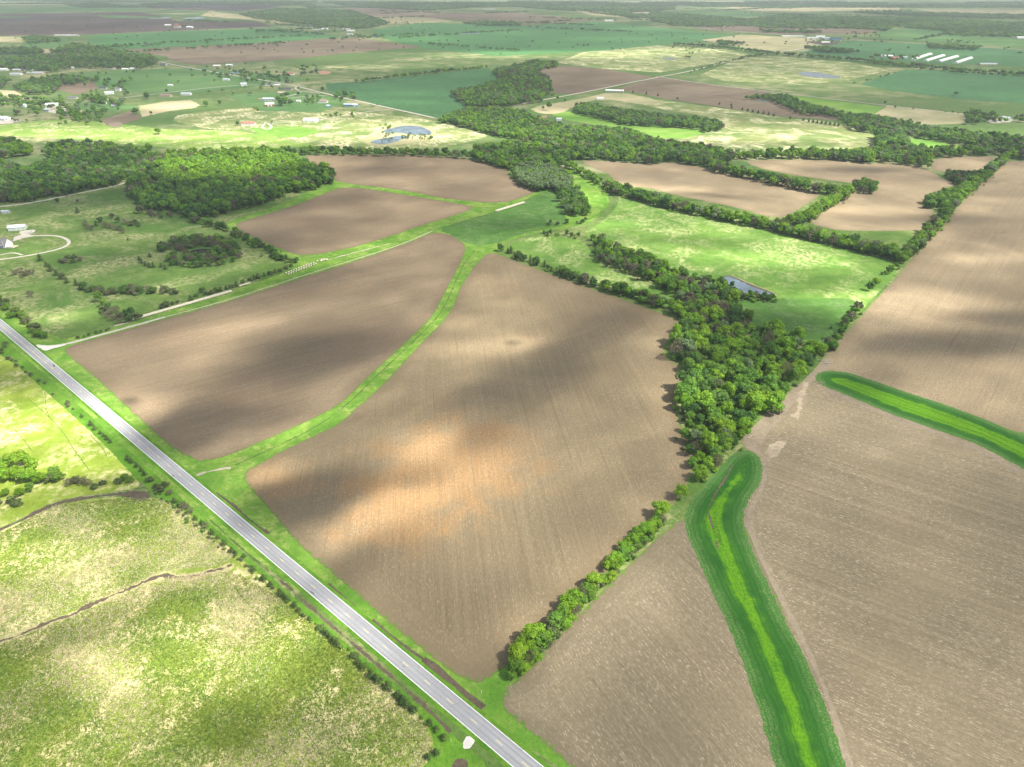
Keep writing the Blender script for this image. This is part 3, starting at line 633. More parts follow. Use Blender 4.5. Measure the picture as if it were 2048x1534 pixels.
def proto(sp, v, lod):
    """lod 0: individual tree; 1: a tree of the middle wood; 2: a far tree"""
    k = (sp, v, lod)
    if k not in PROTO:
        kind = 'cedar' if sp == 'cedar' else 'bush' if sp in ('shrub',) else 'twig' if sp in ('budding', 'brown') else 'broad'
        nq, qs = ((900, .66), (260, 1.15), (70, 2.1))[lod]
        if kind == 'cedar': nq = int(nq*.6); qs *= .8
        if kind == 'twig': nq = int(nq*1.25); qs *= .62
        PROTO[k] = crown(1000+SPI[sp]*37+v*7+lod, nq, qs, kind, .0 if (kind == 'twig' and lod == 0) else .72 if lod < 2 else .9, None if lod < 2 else 6)
    return PROTO[k]
TREES = []
def add(x, y, h, wd, sp, kind='tree', label=None, group=None):
    TREES.append(dict(x=x, y=y, h=h, w=wd, sp=sp, kind=kind, label=label, group=group, s=h*wd/depth(x, y, 0)))
def pick(mixd): 
    ks = list(mixd); return random.choices(ks, [mixd[k] for k in ks])[0]
def wood(poly, spacing, hr, mixd, site=None, wr=(.9, 1.2), kind='tree', sprot=None, density=1.0, px=True):
    P = [G(*p) for p in poly] if px else poly; A = np.array(P); x0, y0 = A.min(0); x1, y1 = A.max(0)
    out = []; y = y0
    while y < y1:
        sp = max(spacing, depth(0, y)/150); x = x0-random.random()*sp
        while x < x1:
            q = (x+random.uniform(-.42, .42)*sp, y+random.uniform(-.42, .42)*sp)
            if random.random() < density: out.append((q[0], q[1], sp/spacing))
            x += sp
        y += sp*.9
    if not out: return
    o = np.array(out); o = o[inside(o, P)]
    n1 = [(random.uniform(0, 6), random.uniform(0, 6)) for _ in range(2)]
    for x, y, k in o:
        h = random.uniform(*hr)*(1+.12*math.sin(x/23+n1[0][0])*math.sin(y/31+n1[0][1])); w_ = random.uniform(*wr)*(1+(k-1)*.85)
        sp = pick(mixd) if not sprot else sprot(x, y)
        add(x, y, h, w_, sp, kind, site[0] if site else None, site[1] if site else None)
def row(pts, spacing, hr, mixd, width=3, site=None, wr=(.9, 1.2), kind='tree', gap=0, px=True):
    C = densify([G(*p) for p in pts] if px else pts, .5, 0, random, 2, closed=False); acc = 0; nxt = random.uniform(0, spacing); last = C[0]
    for c in C[1:]:
        acc += (c-last).length; last = c
        if acc > nxt:
            k = max(1, depth(c.x, c.y)/150/spacing); nxt = acc+spacing*k*random.uniform(.6, 1.4)
            if random.random() < gap: continue
            add(c.x+random.uniform(-1,1)*width/2, c.y+random.uniform(-1,1)*width/2, random.uniform(*hr), random.uniform(*wr)*(1+(k-1)*.7), pick(mixd), kind, site[0] if site else None, site[1] if site else None)
def one(px, py, h, w_, sp, kind='tree', label=None, group=None, crown_at=.55):
    x, y = G(px, py, h*crown_at); add(x, y, h, w_, sp, kind, label, group)
MIXB = dict(bright=4, green=5, deep=1.5, yellow=.7, budding=.6, silver=.3)
MIXG = dict(bright=3, green=5, deep=2.2, yellow=.3, budding=1.3, silver=1.0, brown=.15)
MIXD = dict(green=5, deep=5, bright=.6, budding=1.5, brown=.2, silver=1.3)
MIXF = dict(green=5, deep=4, bright=1.0, silver=.6, budding=.7)
# the dense grove between the fields and what leads to it
GROVE = [(1380,655),(1344,688),(1336,712),(1366,735),(1376,760),(1358,790),(1359,830),(1368,855),(1386,885),(1400,905),(1430,915),(1468,900),(1500,862),(1545,822),(1588,772),(1615,745),(1640,718),(1632,700),(1600,692),(1560,674),(1520,662),(1475,640),(1440,618),(1420,640)]
gs = ('grove', 'trees of the dense grove between the fields')
wood(GROVE, 8.0, (7.5, 15), dict(bright=5, green=5, deep=2.5, yellow=.35, budding=1.1, brown=.45, silver=.8), gs, (.72, 1.3))
cs = ('creek', 'trees of the creek strip above the grove')
wood([(1180,476),(1225,492),(1290,520),(1345,545),(1400,562),(1448,575),(1462,585),(1478,600),(1440,618),(1420,640),(1380,640),(1345,620),(1360,600),(1330,584),(1262,552),(1200,530),(1192,505)], 7.6, (8, 11.5), dict(bright=3, green=5, deep=2, budding=1.2, silver=.8, brown=.5), cs, (.85, 1.15))
wood([(1458,575),(1470,572),(1490,590),(1540,600),(1535,604),(1470,600)], 6, (4, 7), MIXD, cs)
hs = ('fieldhedge', 'trees of the hedge along the north edge of the middle field')
row([(1000,500),(1040,516),(1080,532)], 4.0, (5.0, 7.5), dict(deep=2, cedar=3, shrub=3), 6, hs)
row([(1085,535),(1130,552),(1190,572)], 4.2, (5, 7.5), dict(deep=3, cedar=3, shrub=3, brown=1), 5, hs)
row([(1120,548),(1180,568),(1240,588),(1300,608),(1350,627),(1385,642)], 4.6, (7, 10.5), dict(bright=2, green=5, deep=3, budding=1.2), 8, hs, (.9, 1.3))
row([(1230,582),(1300,602),(1350,618),(1390,632)], 6, (7, 10), MIXG, 6, hs)
ts = ('grovetail', 'trees trailing south from the grove')
for a in [(1372,870,9,1,'green'),(1392,893,9,1,'budding'),(1412,888,10,1.1,'green'),(1430,905,9,1.2,'green'),(1448,893,9,1.2,'green'),(1398,915,8,1,'yellow'),(1415,925,7,1.1,'bright'),(1435,922,7,1.1,'budding'),(1402,945,8,1.1,'bright'),(1385,925,7,1,'green'),(1462,880,8,1.1,'deep'),(1380,900,7,1,'deep')]:
    one(*a[:2], a[2], a[3], a[4], 'tree', *ts)
def lab(o, label): o['label'] = label
for a, l in [((1399,948,8.5,1.05,'bright'), 'round light green tree closest below the grove, first of three lone round trees'),
          ((1362,984,8.5,1.0,'bright'), 'middle one of three lone round trees between grove and field hedge'),
          ((1323,1018,9.5,1.05,'bright'), 'roundest lone light green tree at the upper end of the roadside field hedge')]:
    one(*a[:4], a[4], 'tree', l, 'lone round trees below the grove', .5)
hl = 'leafy trees of the hedge running down to the paved road'
H1 = [(1186,1160,7.5,1.05,'bright','round bright tree midway along the hedge, highest crown before the gap'),(1175,1178,6.5,1,'green','shorter green tree just below the midway round tree of the hedge'),(1163,1185,6.5,.9,'budding','greyish half bare tree midway along the hedge'),
 (1152,1190,8,1.0,'bright','bright tree above the two pale trunks in the hedge'),(1135,1208,8,1.0,'bright','tall light green tree third above the great round one'),(1125,1222,7.5,.95,'green','mid green tree second above the great round one'),(1112,1238,8,1.0,'green','green tree just above the great round one'),
 (1100,1246,7,.9,'budding','thin twiggy tree beside the great round one'),(1070,1264,9.6,1.35,'bright','great round light green tree, widest crown of the roadside hedge'),(1086,1275,8,1.0,'green','green tree at the right flank of the great round one'),
 (1050,1290,9,.9,'yellow','yellow green tree between the great round one and the last tree'),(1038,1308,9,1.05,'bright','last tall bright tree at the road end of the hedge'),(1056,1312,7.5,.95,'budding','grey twiggy tree at the road end of the hedge'),(1030,1328,8,.9,'green','small green tree leaning out at the very end of the hedge')]
for a in H1: one(a[0], a[1], a[2]*.92, a[3]*(1.0 if 'great round' in a[5] and a[3] > 1.3 else 1.22), a[4], 'tree', a[5], hl, .6)
us = ('lowhedge', 'low leafy bushes of the upper roadside hedge')
row([(1318,1040),(1280,1075),(1240,1110),(1205,1145)], 2.1, (4.2, 6.4), dict(bright=5, green=3, yellow=1, brown=1), 3.5, us, (1.0, 1.5), 'bush')
row([(1330,1045),(1285,1092),(1205,1172),(1120,1255)], 2.6, (3, 4.6), dict(bright=3, green=3, shrub=2, brown=2), 2.5, ('lowhedge2', 'undergrowth bushes of the lower roadside hedge'), (1.0, 1.5), 'bush')
row([(1205,1160),(1150,1215),(1100,1268),(1055,1322),(1022,1352)], 2.2, (3.6, 6), dict(bright=3, green=4, shrub=1, brown=1), 5, ('lowhedge2', 'undergrowth bushes of the lower roadside hedge'), (1.0, 1.5), 'bush')
# right-hand field boundary
rs = ('longhedge', 'trees of the long hedge beside the eastern field')
row([(2012,318),(1988,342),(1960,356),(1930,386),(1905,412),(1882,440),(1850,477),(1820,507),(1800,528)], 5.6, (9.5, 13), MIXG, 9, rs)
row([(2005,322),(1960,362),(1915,405),(1870,455),(1815,515)], 7, (7, 10), MIXG, 8, rs)
one(1752,562,9,1.1,'bright','tree','bright green tree before the bleached dead tree at the field edge',None); one(1742,572,8,1.0,'deep','tree','dark green tree left of the bleached dead tree at the field edge',None)
row([(1790,535),(1770,552)], 5, (4, 6), MIXG, 3, rs)
row([(1722,612),(1706,628),(1690,648),(1674,672),(1655,690)], 5.5, (4.5, 7.5), dict(green=3, budding=2, shrub=2, brown=1), 5, rs)
row([(1668,680),(1655,700),(1640,715)], 5, (6, 9), dict(green=3, budding=2), 8, gs)
# middle distance woods
wood([(1842,408),(1872,392),(1905,382),(1930,382),(1915,402),(1882,424),(1852,418)], 8, (8, 11), MIXG, ('spinney', 'trees of the spinneys beside the long hedge'))
wood([(1885,350),(1930,352),(1965,356),(1945,376),(1915,372)], 8, (8, 11), MIXD, ('spinney', 'trees of the spinneys beside the long hedge'))
wood([(1700,376),(1730,370),(1755,378),(1752,388),(1715,390)], 8, (9, 12), MIXG, ('spinney', 'trees of the spinneys beside the long hedge'))
ns = ('northhedge', 'trees of the hedge north of the green meadow')
for k in (0, 5): row([(1215,376+k),(1250,388+k),(1301,402+k),(1336,413+k),(1382,422+k),(1422,432+k),(1489,446+k),(1530,452+k),(1597,472+k),(1652,482+k),(1729,502+k),(1802,518+k)], 6, (9, 13), dict(bright=3, green=5, deep=2, budding=1.3, silver=.5), 6, ns, (1.0, 1.3))
row([(1660,482),(1740,505),(1810,520)], 6, (8, 11), MIXB, 10, ns)
row([(1120,328),(1150,342),(1180,356),(1210,376),(1235,390)], 6, (8, 11), MIXB, 12, ns)
for k in (0, 4): row([(1425,338+k),(1480,350+k),(1540,364+k),(1600,377+k),(1650,386+k),(1692,390+k)], 6.5, (10, 14), MIXG, 9, ('innerhedge', 'trees of the hedges between the pale fields'))
for k in (0, 5): row([(1690+k,392),(1660+k,410),(1632+k,428),(1602+k,446),(1576+k,454)], 6, (10, 13), dict(bright=6, green=3, yellow=1.5, brown=.6), 7, ('innerhedge', 'trees of the hedges between the pale fields'))
wood([(1020,350),(1060,332),(1110,338),(1150,372),(1130,384),(1075,384),(1035,370)], 8, (9, 12), dict(silver=7, green=1, bright=1), ('silver', 'silvery trees of the clump at the creek bend'))
wood([(1115,385),(1155,380),(1180,425),(1160,440),(1135,430),(1125,415)], 7.5, (8, 11), dict(green=4, deep=4, silver=2), ('silver', 'silvery trees of the clump at the creek bend'))
row([(1075,466),(1120,472),(1170,476)], 12, (3, 6), dict(deep=2, green=2, budding=2), 3, cs)
row([(1095,452),(1140,450),(1180,440)], 9, (3, 6), dict(deep=2, brown=2, shrub=2), 6, cs)
one(1101,443,5,.7,'deep','tree','small upright dark tree by the track at the meadow corner'); one(1095,468,5,.7,'deep','tree','small upright dark tree left of the creek strip'); one(1134,465,6,.9,'deep','tree','dark round tree at the upper tip of the creek strip')
WL = [(281,428),(300,420),(352,428),(390,440),(440,434),(469,424),(527,410),(574,390),(633,381),(668,366),(668,352),(640,343),(606,334),(596,320),(560,312),(470,310),(400,312),(340,318),(300,330),(330,348),(300,356),(262,365),(262,395),(275,412)]
lc = Vector(G(420, 345))
def spL(x, y):
    d = (Vector((x, y))-lc).length
    px_, py_ = proj(x, y); 
    if py_ < 372 and 330 < px_ < 600: return pick(dict(bright=4, yellow=2.2, green=3, budding=.5))  # sun patch put into the colour: brighter, yellower leaves picked here
    return pick(dict(green=4, deep=5, bright=.8, budding=.9, brown=.15))
wood(WL, 8.5, (8, 15.5), None, ('leftwood', 'trees of the wood at the farm'), sprot=spL)
wood([(0,410),(60,404),(150,388),(232,372),(258,360),(300,344),(330,322),(250,305),(170,310),(110,330),(60,345),(0,352),(-250,370),(-250,440)], 8.5, (9, 13), MIXD, ('leftwood', 'trees of the wood at the farm'))
wood([(-200,300),(0,285),(40,290),(65,300),(60,312),(20,318),(-200,335)], 9, (10, 14), MIXG)
wood([(85,300),(150,292),(250,300),(300,302),(300,312),(180,315),(90,320)], 9, (9, 14), MIXG, density=.55)
wood([(0,330),(25,330),(45,345),(20,350),(0,352)], 9, (8, 12), MIXG)
row([(440,452),(470,468),(495,480),(520,494),(560,515),(590,528)], 3.2, (3.2, 6.2), dict(deep=3, shrub=4, cedar=2, brown=1), 7, ('diaghedge', 'bushes of the hedge from the wood down to the hay bales'), (1.0, 1.5), 'bush')
row([(385,442),(420,452),(450,462)], 6, (6, 9), MIXD, 8, ('leftwood', 'trees of the wood at the farm'))
wood([(285,425),(320,428),(355,430),(345,438),(290,436)], 7, (3, 5), dict(brown=4, shrub=2))
for k in (0, 4): row([(570,306+k),(640,306+k),(740,307+k),(850,309+k),(940,313+k),(985,322+k),(1025,336+k)], 7.5, (8, 12), MIXD, 8, None)
row([(560,300),(700,303),(900,306)], 14, (5, 9), MIXG, 10, None)
wood([(878,246),(905,238),(960,238),(1010,236),(1060,240),(1100,252),(1150,262),(1215,262),(1262,268),(1300,283),(1345,290),(1380,296),(1430,304),(1500,312),(1600,316),(1740,322),(1745,330),(1650,320),(1550,319),(1472,321),(1430,338),(1330,324),(1310,330),(1207,322),(1156,320),(1125,325),(1100,335),(1060,332),(1020,342),(955,324),(945,306),(1000,292),(1055,287),(1000,275),(955,264),(915,252)], 9, (9, 13), dict(green=5, deep=3, bright=2, budding=1.2, silver=.8))
wood([(1180,272),(1250,275),(1350,300),(1340,310),(1250,305),(1190,290)], 7, (5, 7), dict(deep=3, brown=3, cedar=2))
wood([(1000,140),(1060,128),(1112,126),(1112,136),(1065,146),(1095,158),(1102,175),(1100,190),(1080,205),(1020,215),(960,216),(938,216),(915,203),(903,190),(935,182),(975,174),(1002,160),(985,148)], 10, (10, 14), dict(green=4, deep=3, bright=1.5, budding=2.5, silver=.8))
wood([(880,242),(930,226),(1000,220),(1060,232),(1040,244),(960,240)], 9, (10, 13), MIXG)
wood([(1148,228),(1185,236),(1250,252),(1380,258),(1412,266),(1446,262),(1440,250),(1400,246),(1300,234),(1210,220),(1150,212)], 9, (9, 13), MIXD)
wood([(1570,218),(1600,231),(1660,236),(1690,248),(1740,248),(1745,238),(1700,236),(1660,226),(1612,212),(1585,200),(1560,193),(1500,197),(1490,200),(1540,203)], 10, (8, 12), MIXF)
wood([(1690,250),(1740,240),(1800,250),(1880,266),(2048,282),(2500,300),(2500,340),(2048,322),(2014,318),(1960,298),(1900,288),(1810,274),(1750,268),(1700,262)], 10, (9, 13), MIXD)
wood([(1560,306),(1700,311),(1760,302),(1800,300),(1850,303),(1960,305),(1990,312),(1862,318),(1862,340),(1830,335),(1790,328),(1740,326),(1600,319)], 9.5, (9, 14), MIXG)
wood([(1745,275),(1792,275),(1812,304),(1760,306)], 9, (14, 19), dict(green=4, deep=3, budding=1))
one(1098,212,16,.8,'deep','tree','tall lone dark tree in the clearing north of the creek wood')
for q in [(1086,215,8,1),(1115,195,9,1),(1130,200,8,1),(1105,190,9,1)]: one(*q, 'green')
row([(715,166),(760,160),(850,150),(940,140),(975,136)], 9, (8, 13), MIXD, 8, None)
for a in [(1439,206),(1464,213),(1463,208),(1581,234),(1607,238)]: one(*a, 6, 1.3, 'cedar', 'cedar_tree', None, 'dark cedars lining the far ploughed field')
for k in range(7): one(1485+k*10.5, 217+k*2, 6.5, 1.4, 'cedar', 'cedar_tree', None, 'dark cedars lining the far ploughed field')
for k in range(8): one(1618+k*8.5, 240+k*1.2, 7, 1.3, 'cedar', 'cedar_tree', None, 'dark cedars lining the far ploughed field')
for q in [(1241,180),(1266,183),(1293,186),(1316,189),(1355,196)]: one(*q, 6, 1.5, 'cedar', 'cedar_tree', None, 'dark cedars lining the far ploughed field')
row([(1347,90),(1450,97),(1520,106),(1600,114),(1700,121),(1800,131),(1900,142),(2048,152),(2500,180)], 9, (10, 14), MIXD, 22, None)
row([(1347,90),(1450,97),(1520,106),(1600,114),(1700,121),(1800,131),(1900,142),(2048,152),(2500,180)], 9, (8, 12), MIXD, 30, None)
row([(1740,128),(1850,140),(1960,152),(2048,155)], 9, (8, 12), MIXD, 30, None)
row([(1468,122),(1519,112),(1540,110)], 12, (8, 12), MIXD, 10, None); row([(1380,147),(1440,128),(1470,122)], 16, (5, 8), MIXD, 10, None, gap=.3)
row([(1700,170),(1750,160),(1790,146)], 30, (5, 8), MIXD, 8, None, gap=.3)
row([(1780,216),(1850,222),(1925,228)], 16, (3, 6), MIXD, 8, None, gap=.3); wood([(1925,232),(1950,228),(1990,234),(1995,242),(1935,252)], 11, (9, 12), MIXD, density=.7)
FW = dict(deep=5, green=5, silver=1.5, budding=1)
for pl in [
 [(1300,24),(1420,33),(1500,40),(1560,30),(1640,32),(1740,36),(1880,36),(1930,42),(2048,48),(2600,54),(2600,80),(2048,76),(1900,72),(1880,62),(1790,55),(1770,63),(1700,58),(1540,58),(1480,52),(1430,55),(1350,53),(1300,42)],
 [(478,28),(560,18),(700,21),(780,47),(740,58),(700,58),(620,50),(560,44),(500,37)],
 [(640,3),(1350,8),(1350,20),(1250,27),(1100,20),(1000,12),(850,22),(700,14)],
 [(-300,120),(0,121),(80,115),(130,113),(200,110),(300,113),(320,127),(280,140),(150,137),(100,147),(50,142),(0,140),(-300,145)],
 [(45,80),(80,74),(120,80),(118,86),(60,88)], [(30,180),(60,165),(120,158),(180,160),(175,165),(120,175),(110,190),(60,190)],
 [(170,8),(200,5),(218,8),(210,12),(180,12)], [(927,48),(960,44),(1043,48),(1040,53),(960,52)], [(150,90),(200,98),(260,112),(300,118),(280,122),(180,110),(100,108)],
 [(1350,4),(1700,10),(2048,10),(2600,14),(2600,22),(2048,16),(1700,16),(1400,14)], [(-400,1),(0,1),(400,2),(640,3),(600,10),(400,6),(0,3),(-400,4)],
 [(1700,24),(2048,30),(2500,36),(2500,44),(2048,40),(1760,30)],[(1240,30),(1400,34),(1420,40),(1260,38)],[(1850,92),(1960,96),(1950,102),(1860,98)],[(1520,62),(1640,64),(1640,68),(1530,66)],[(1430,84),(1500,90),(1440,92)],[(560,38),(690,44),(700,52),(600,48)],[(0,100),(50,98),(90,106),(60,112),(0,110),(-200,108)],[(0,160),(20,165),(10,178),(-100,172)],[(1600,95),(1680,100),(1720,108),(1640,106)],
 [(1500,12),(1620,14),(1580,18),(1510,16)], [(1180,26),(1300,30),(1340,38),(1260,36)], [(1990,52),(2100,55),(2600,62),(2600,70),(2100,68),(2000,62)],
 [(-3000,-10),(5000,-10),(5000,-4),(-3000,-4)],
 ]: wood(pl, 12, (10, 15), FW, density=.9)
for i in range(22):
    px_ = random.uniform(-200, 2200); py_ = random.uniform(2, 14); w_ = random.uniform(60, 260); wood([(px_,py_),(px_+w_,py_+random.uniform(-1,1)),(px_+w_*1.1,py_+1.8),(px_+10,py_+2.2)], 14, (10, 15), FW)
for i in range(420):
    px_ = random.uniform(-50, 2100); py_ = random.uniform(8, 110)
    one(px_, py_, random.uniform(6, 11), 1.2, pick(MIXD), crown_at=0)
for k in range(46): one(random.uniform(745, 800), random.uniform(266, 285), random.uniform(2, 4.5), 1.4, pick(dict(yellow=3, silver=2, green=2, shrub=1)), crown_at=0) if k < 14 else one(random.uniform(800, 868), random.uniform(269, 280), random.uniform(2, 5), 1.3, pick(dict(silver=4, green=2, yellow=2)), crown_at=0)
for k in range(9): one(760+random.uniform(0, 22), 255+random.uniform(-4, 4), random.uniform(3, 6), 1.3, 'yellow', crown_at=0)
for k in range(26): one(1450+k*4+random.uniform(-3,3), 590+k*.7+random.uniform(-4, 3)-(5 if k > 12 else 0), random.uniform(2.5, 5.5), 1.2, pick(MIXD), crown_at=0)
for i in range(34):
    x_, y_ = random.uniform(-2600, 3600), random.uniform(2100, 8500); a_ = math.radians(RD)+(math.pi/2 if i % 2 else 0); L_ = random.uniform(250, 1100)
    row([(x_, y_), (x_+math.cos(a_)*L_*.5, y_+math.sin(a_)*L_*.5), (x_+math.cos(a_)*L_, y_+math.sin(a_)*L_)], 10, (8, 13), FW, 16, None, (1.0, 1.4), px=False, gap=.12)
for i in range(170):
    px_ = random.uniform(-20, 720); py_ = random.uniform(60, 232); a = (px_, py_)
    if 620 < px_ or (150 < px_ < 700 and 72 < py_ < 125) or (280 < px_ < 400 and py_ > 205): continue
    one(px_, py_, random.uniform(6, 12), random.uniform(1, 1.3), pick(MIXG), crown_at=0)
# homestead trees on the left
yt = 'yard_tree'
for (x0, y0, x1, y1, n, hr, mx) in [(0,196,60,215,16,(8,13),MIXG),(60,200,130,225,18,(7,12),MIXG),(150,195,220,205,8,(8,13),MIXG),(185,200,250,215,12,(10,15),MIXD),(120,215,220,250,26,(8,13),dict(green=4,yellow=2,silver=2)),(90,235,190,250,8,(4,8),MIXG),
   (185,155,200,168,3,(12,15),MIXD),(210,165,255,180,8,(8,13),MIXD),(470,148,560,166,20,(9,14),MIXD),(540,150,580,168,10,(8,13),MIXD),(590,135,640,152,10,(8,13),MIXD),(520,168,545,180,5,(7,11),MIXD),(555,195,580,215,6,(9,13),MIXG),(610,196,640,210,8,(6,10),MIXG),
   (660,190,710,205,9,(9,13),MIXD),(430,150,470,160,6,(7,11),MIXD),(0,225,60,245,6,(5,9),MIXG),(380,135,460,155,8,(7,11),MIXD),(340,52,400,58,8,(9,13),MIXD),(690,72,770,78,20,(9,13),MIXD),(600,55,700,66,14,(8,12),MIXD),(790,45,850,50,8,(8,12),MIXD),
   (1610,78,1700,86,12,(7,11),MIXD),(1690,66,1760,76,10,(8,12),MIXD),(1890,84,1960,92,10,(8,12),MIXD),(1740,112,1850,122,14,(9,13),MIXD),(1985,236,2048,246,8,(6,10),MIXD),(1850,28,1990,60,30,(9,13),MIXD),(650,228,720,236,6,(4,7),MIXG),(1370,98,1400,118,6,(7,10),MIXD)]:
    for i in range(int(n*1.7)): one(random.uniform(x0, x1), random.uniform(y0, y1), random.uniform(*hr), random.uniform(.9, 1.25), pick(mx), crown_at=0)
for (px_, py_, h, w_, sp, l) in [(293,192,13,1.3,'deep','broad dark domed tree beside the lane left of the white field'),(333,182,10,.9,'deep','dark upright tree behind the brown roofed house by the lane'),(411,207,14,1.15,'green','taller left one of two lone trees above the straw field'),
  (439,205,12,1.05,'green','right one of two lone trees above the straw field'),(316,262,11,1.2,'green','round green tree alone in the pale pasture'),(302,226,8,.9,'green','small green tree at the lower edge of the straw strip'),(271,222,12,1.2,'deep','green tree at the left end of the straw strip'),
  (562,205,14,1.4,'deep','big round dark tree to the right of the red barn'),(645,178,9,1.2,'deep','round dark tree beside the county gravel road'),(475,247,8,1.1,'deep','round dark tree left of the red roofed house'),(543,245,6,1,'budding','bare small tree where the drive meets the red roofed house loop'),
  (1912,187,9,1.5,'deep','lone dark round tree in the far wheat field'),(1770,205,6,1,'deep','small dark tree where the gravel road meets the straw paddock'),(410,142,11,1.0,'deep','dark tree beside the county road above the paddocks'),
  (194,158,13,1.3,'deep','great dark round tree beyond the bare paddock'),(560,390,8,.9,'green','low round tree standing off the tip of the wood'),(577,370,10,1,'green','green tree just outside the right edge of the farm wood'),(644,345,14,1.3,'deep','large dark round tree at the right end of the farm wood')]:
    one(px_, py_, h, w_, sp, yt, l, 'single trees about the farmland', .5)
# near pasture on the left: bushes and cedars
pb = 'bushes scattered in the farm pasture'
def bush(px_, py_, h, w_, sp, l, g=pb, kind='bush'): one(px_, py_, h, w_, sp, kind, l, g, .45)
bush(60,588,6,1.1,'brown','bare twiggy round tree alone in the lower left pasture', kind='yard_tree')
bush(255,478,3.2,1.2,'cedar','small dark cedar alone in the middle of the pasture', kind='cedar_tree')
bush(155,402,4,1.1,'brown','bare little bush just above the dark pasture cedar'); bush(154,420,7,1.1,'cedar','dark cedar alone near the farm lane', kind='cedar_tree'); bush(114,401,5,1.4,'deep','dark bush beside the farm lane')
for q in [(30,545),(40,540),(52,546),(62,544),(45,549)]: bush(q[0], q[1], 5, 1.5, 'brown', 'brown twiggy bush in the round thicket below the drive', 'bushes of the round brown thicket')
for q in [(122,520),(135,513),(148,512),(160,518),(145,522),(130,522)]: bush(q[0], q[1], 4.5, 1.5, random.choice(['brown','shrub']), 'bush in the thicket right of the driveway hedge', 'bushes of the thicket beside the driveway')
for q, s in [((172,452),'brown'),((182,456),'brown'),((192,447),'cedar'),((200,440),'deep'),((210,450),'brown'),((220,452),'brown'),((229,455),'brown'),((240,456),'shrub'),((224,432),'budding'),((236,440),'deep'),((250,444),'brown'),((262,446),'shrub'),((270,444),'deep'),((277,448),'cedar'),((245,462),'brown'),((170,446),'brown')]:
    bush(q[0], q[1], 6, 1.35, s, 'twiggy bush in the dark thicket in the upper pasture', 'bushes of the dark pasture thicket')
for q in [(78,515),(90,528),(100,535),(112,545),(122,552),(135,560),(150,565),(158,572)]: bush(q[0]+random.uniform(-2,2), q[1], random.uniform(5.5, 7.5), 1.25, random.choice(['cedar','cedar','shrub']), 'dark cedar in the slanting row from the driveway', 'cedars of the slanting driveway row', 'cedar_tree')
row([(165,580),(200,586),(240,586),(290,582),(330,582),(350,588)], 3.2, (4, 6.5), dict(shrub=3, deep=3, brown=3), 8, ('pasthedge', 'dark bushes of the pasture hedge'), (1.1, 1.5), 'bush')
row([(200,588),(260,590),(330,588)], 4.0, (3, 5), dict(shrub=3, deep=2, brown=3), 5, ('pasthedge', 'dark bushes of the pasture hedge'), (1.1, 1.5), 'bush')
bush(196,594,10,.8,'green','tall light green tree at the head of the lower thicket', kind='yard_tree'); bush(205,606,8,.9,'green','second light green tree at the head of the lower thicket', kind='yard_tree')
for q, s in [((205,618),'shrub'),((215,612),'deep'),((222,622),'brown'),((232,618),'brown'),((238,630),'shrub'),((252,626),'deep'),((262,624),'deep'),((225,635),'brown'),((240,640),'brown'),((262,634),'shrub'),((275,632),'shrub'),((212,630),'brown'),((256,638),'deep')]:
    bush(q[0], q[1], 6, 1.3, s, 'bush in the thicket above the long bale row', 'bushes of the thicket above the bales')
for q, s, h in [((325,611),'shrub',5),((332,608),'shrub',5),((345,606),'shrub',3),((355,603),'shrub',3),((381,596),'cedar',5),((392,590),'green',3.5),((404,581),'deep',5),((412,586),'shrub',4),((422,584),'shrub',4),((432,580),'green',4.5),((440,578),'shrub',4),((452,575),'cedar',4),((462,572),'shrub',4),((472,568),'cedar',4.5),((485,563),'green',3.5),((500,558),'shrub',4),((508,555),'cedar',5),((516,552),'shrub',5),((528,549),'cedar',4),((540,545),'shrub',4.5),((550,542),'cedar',4),((560,540),'shrub',4),((572,534),'shrub',4),((582,530),'shrub',3.5)]:
    bush(q[0], q[1], h, 1.35, s, 'low bush in the fence line above the bales', 'bushes of the fence line above the bales')
# wooded pond ring
for k in range(140):
    a = k/140*2*math.pi; rq = random.uniform(.30 if math.sin(a) > 0 else .42, 1.0)
    if 2.75 < a < 3.3: continue
    rx, ry = rq, rq
    px_, py_ = 398+87*rx*math.cos(a), 506+29*ry*math.sin(a)
    one(px_, py_, random.uniform(6, 9) if math.sin(a) < 0 else random.uniform(5, 7), 1.15, pick(dict(deep=4, green=2, budding=2, brown=2, shrub=1)), 'bush', 'leafy bush in the ring round the dark pond', 'bushes ringing the dark pond', .1)
for q in [(278,517),(283,522),(290,527),(298,530),(306,530),(299,510),(322,530),(330,534)]: bush(q[0], q[1], 5, 1.3, 'cedar', 'dark cedar in the tail left of the ringed pond', 'cedars trailing left of the ringed pond', 'cedar_tree')
row([(-60,570),(0,605),(15,612),(30,628),(45,642),(60,654),(75,668),(88,680)], 2.6, (3, 5.5), dict(green=3, shrub=4, brown=2, yellow=.6), 6, ('roadbush', 'bushes between pasture and paved road'), (1.1, 1.5), 'bush')
row([(140,680),(160,676),(190,668),(220,660)], 4, (1.6, 2.6), dict(shrub=3, brown=2), 2, ('roadbush', 'bushes between pasture and paved road'), (1.1, 1.5), 'bush')
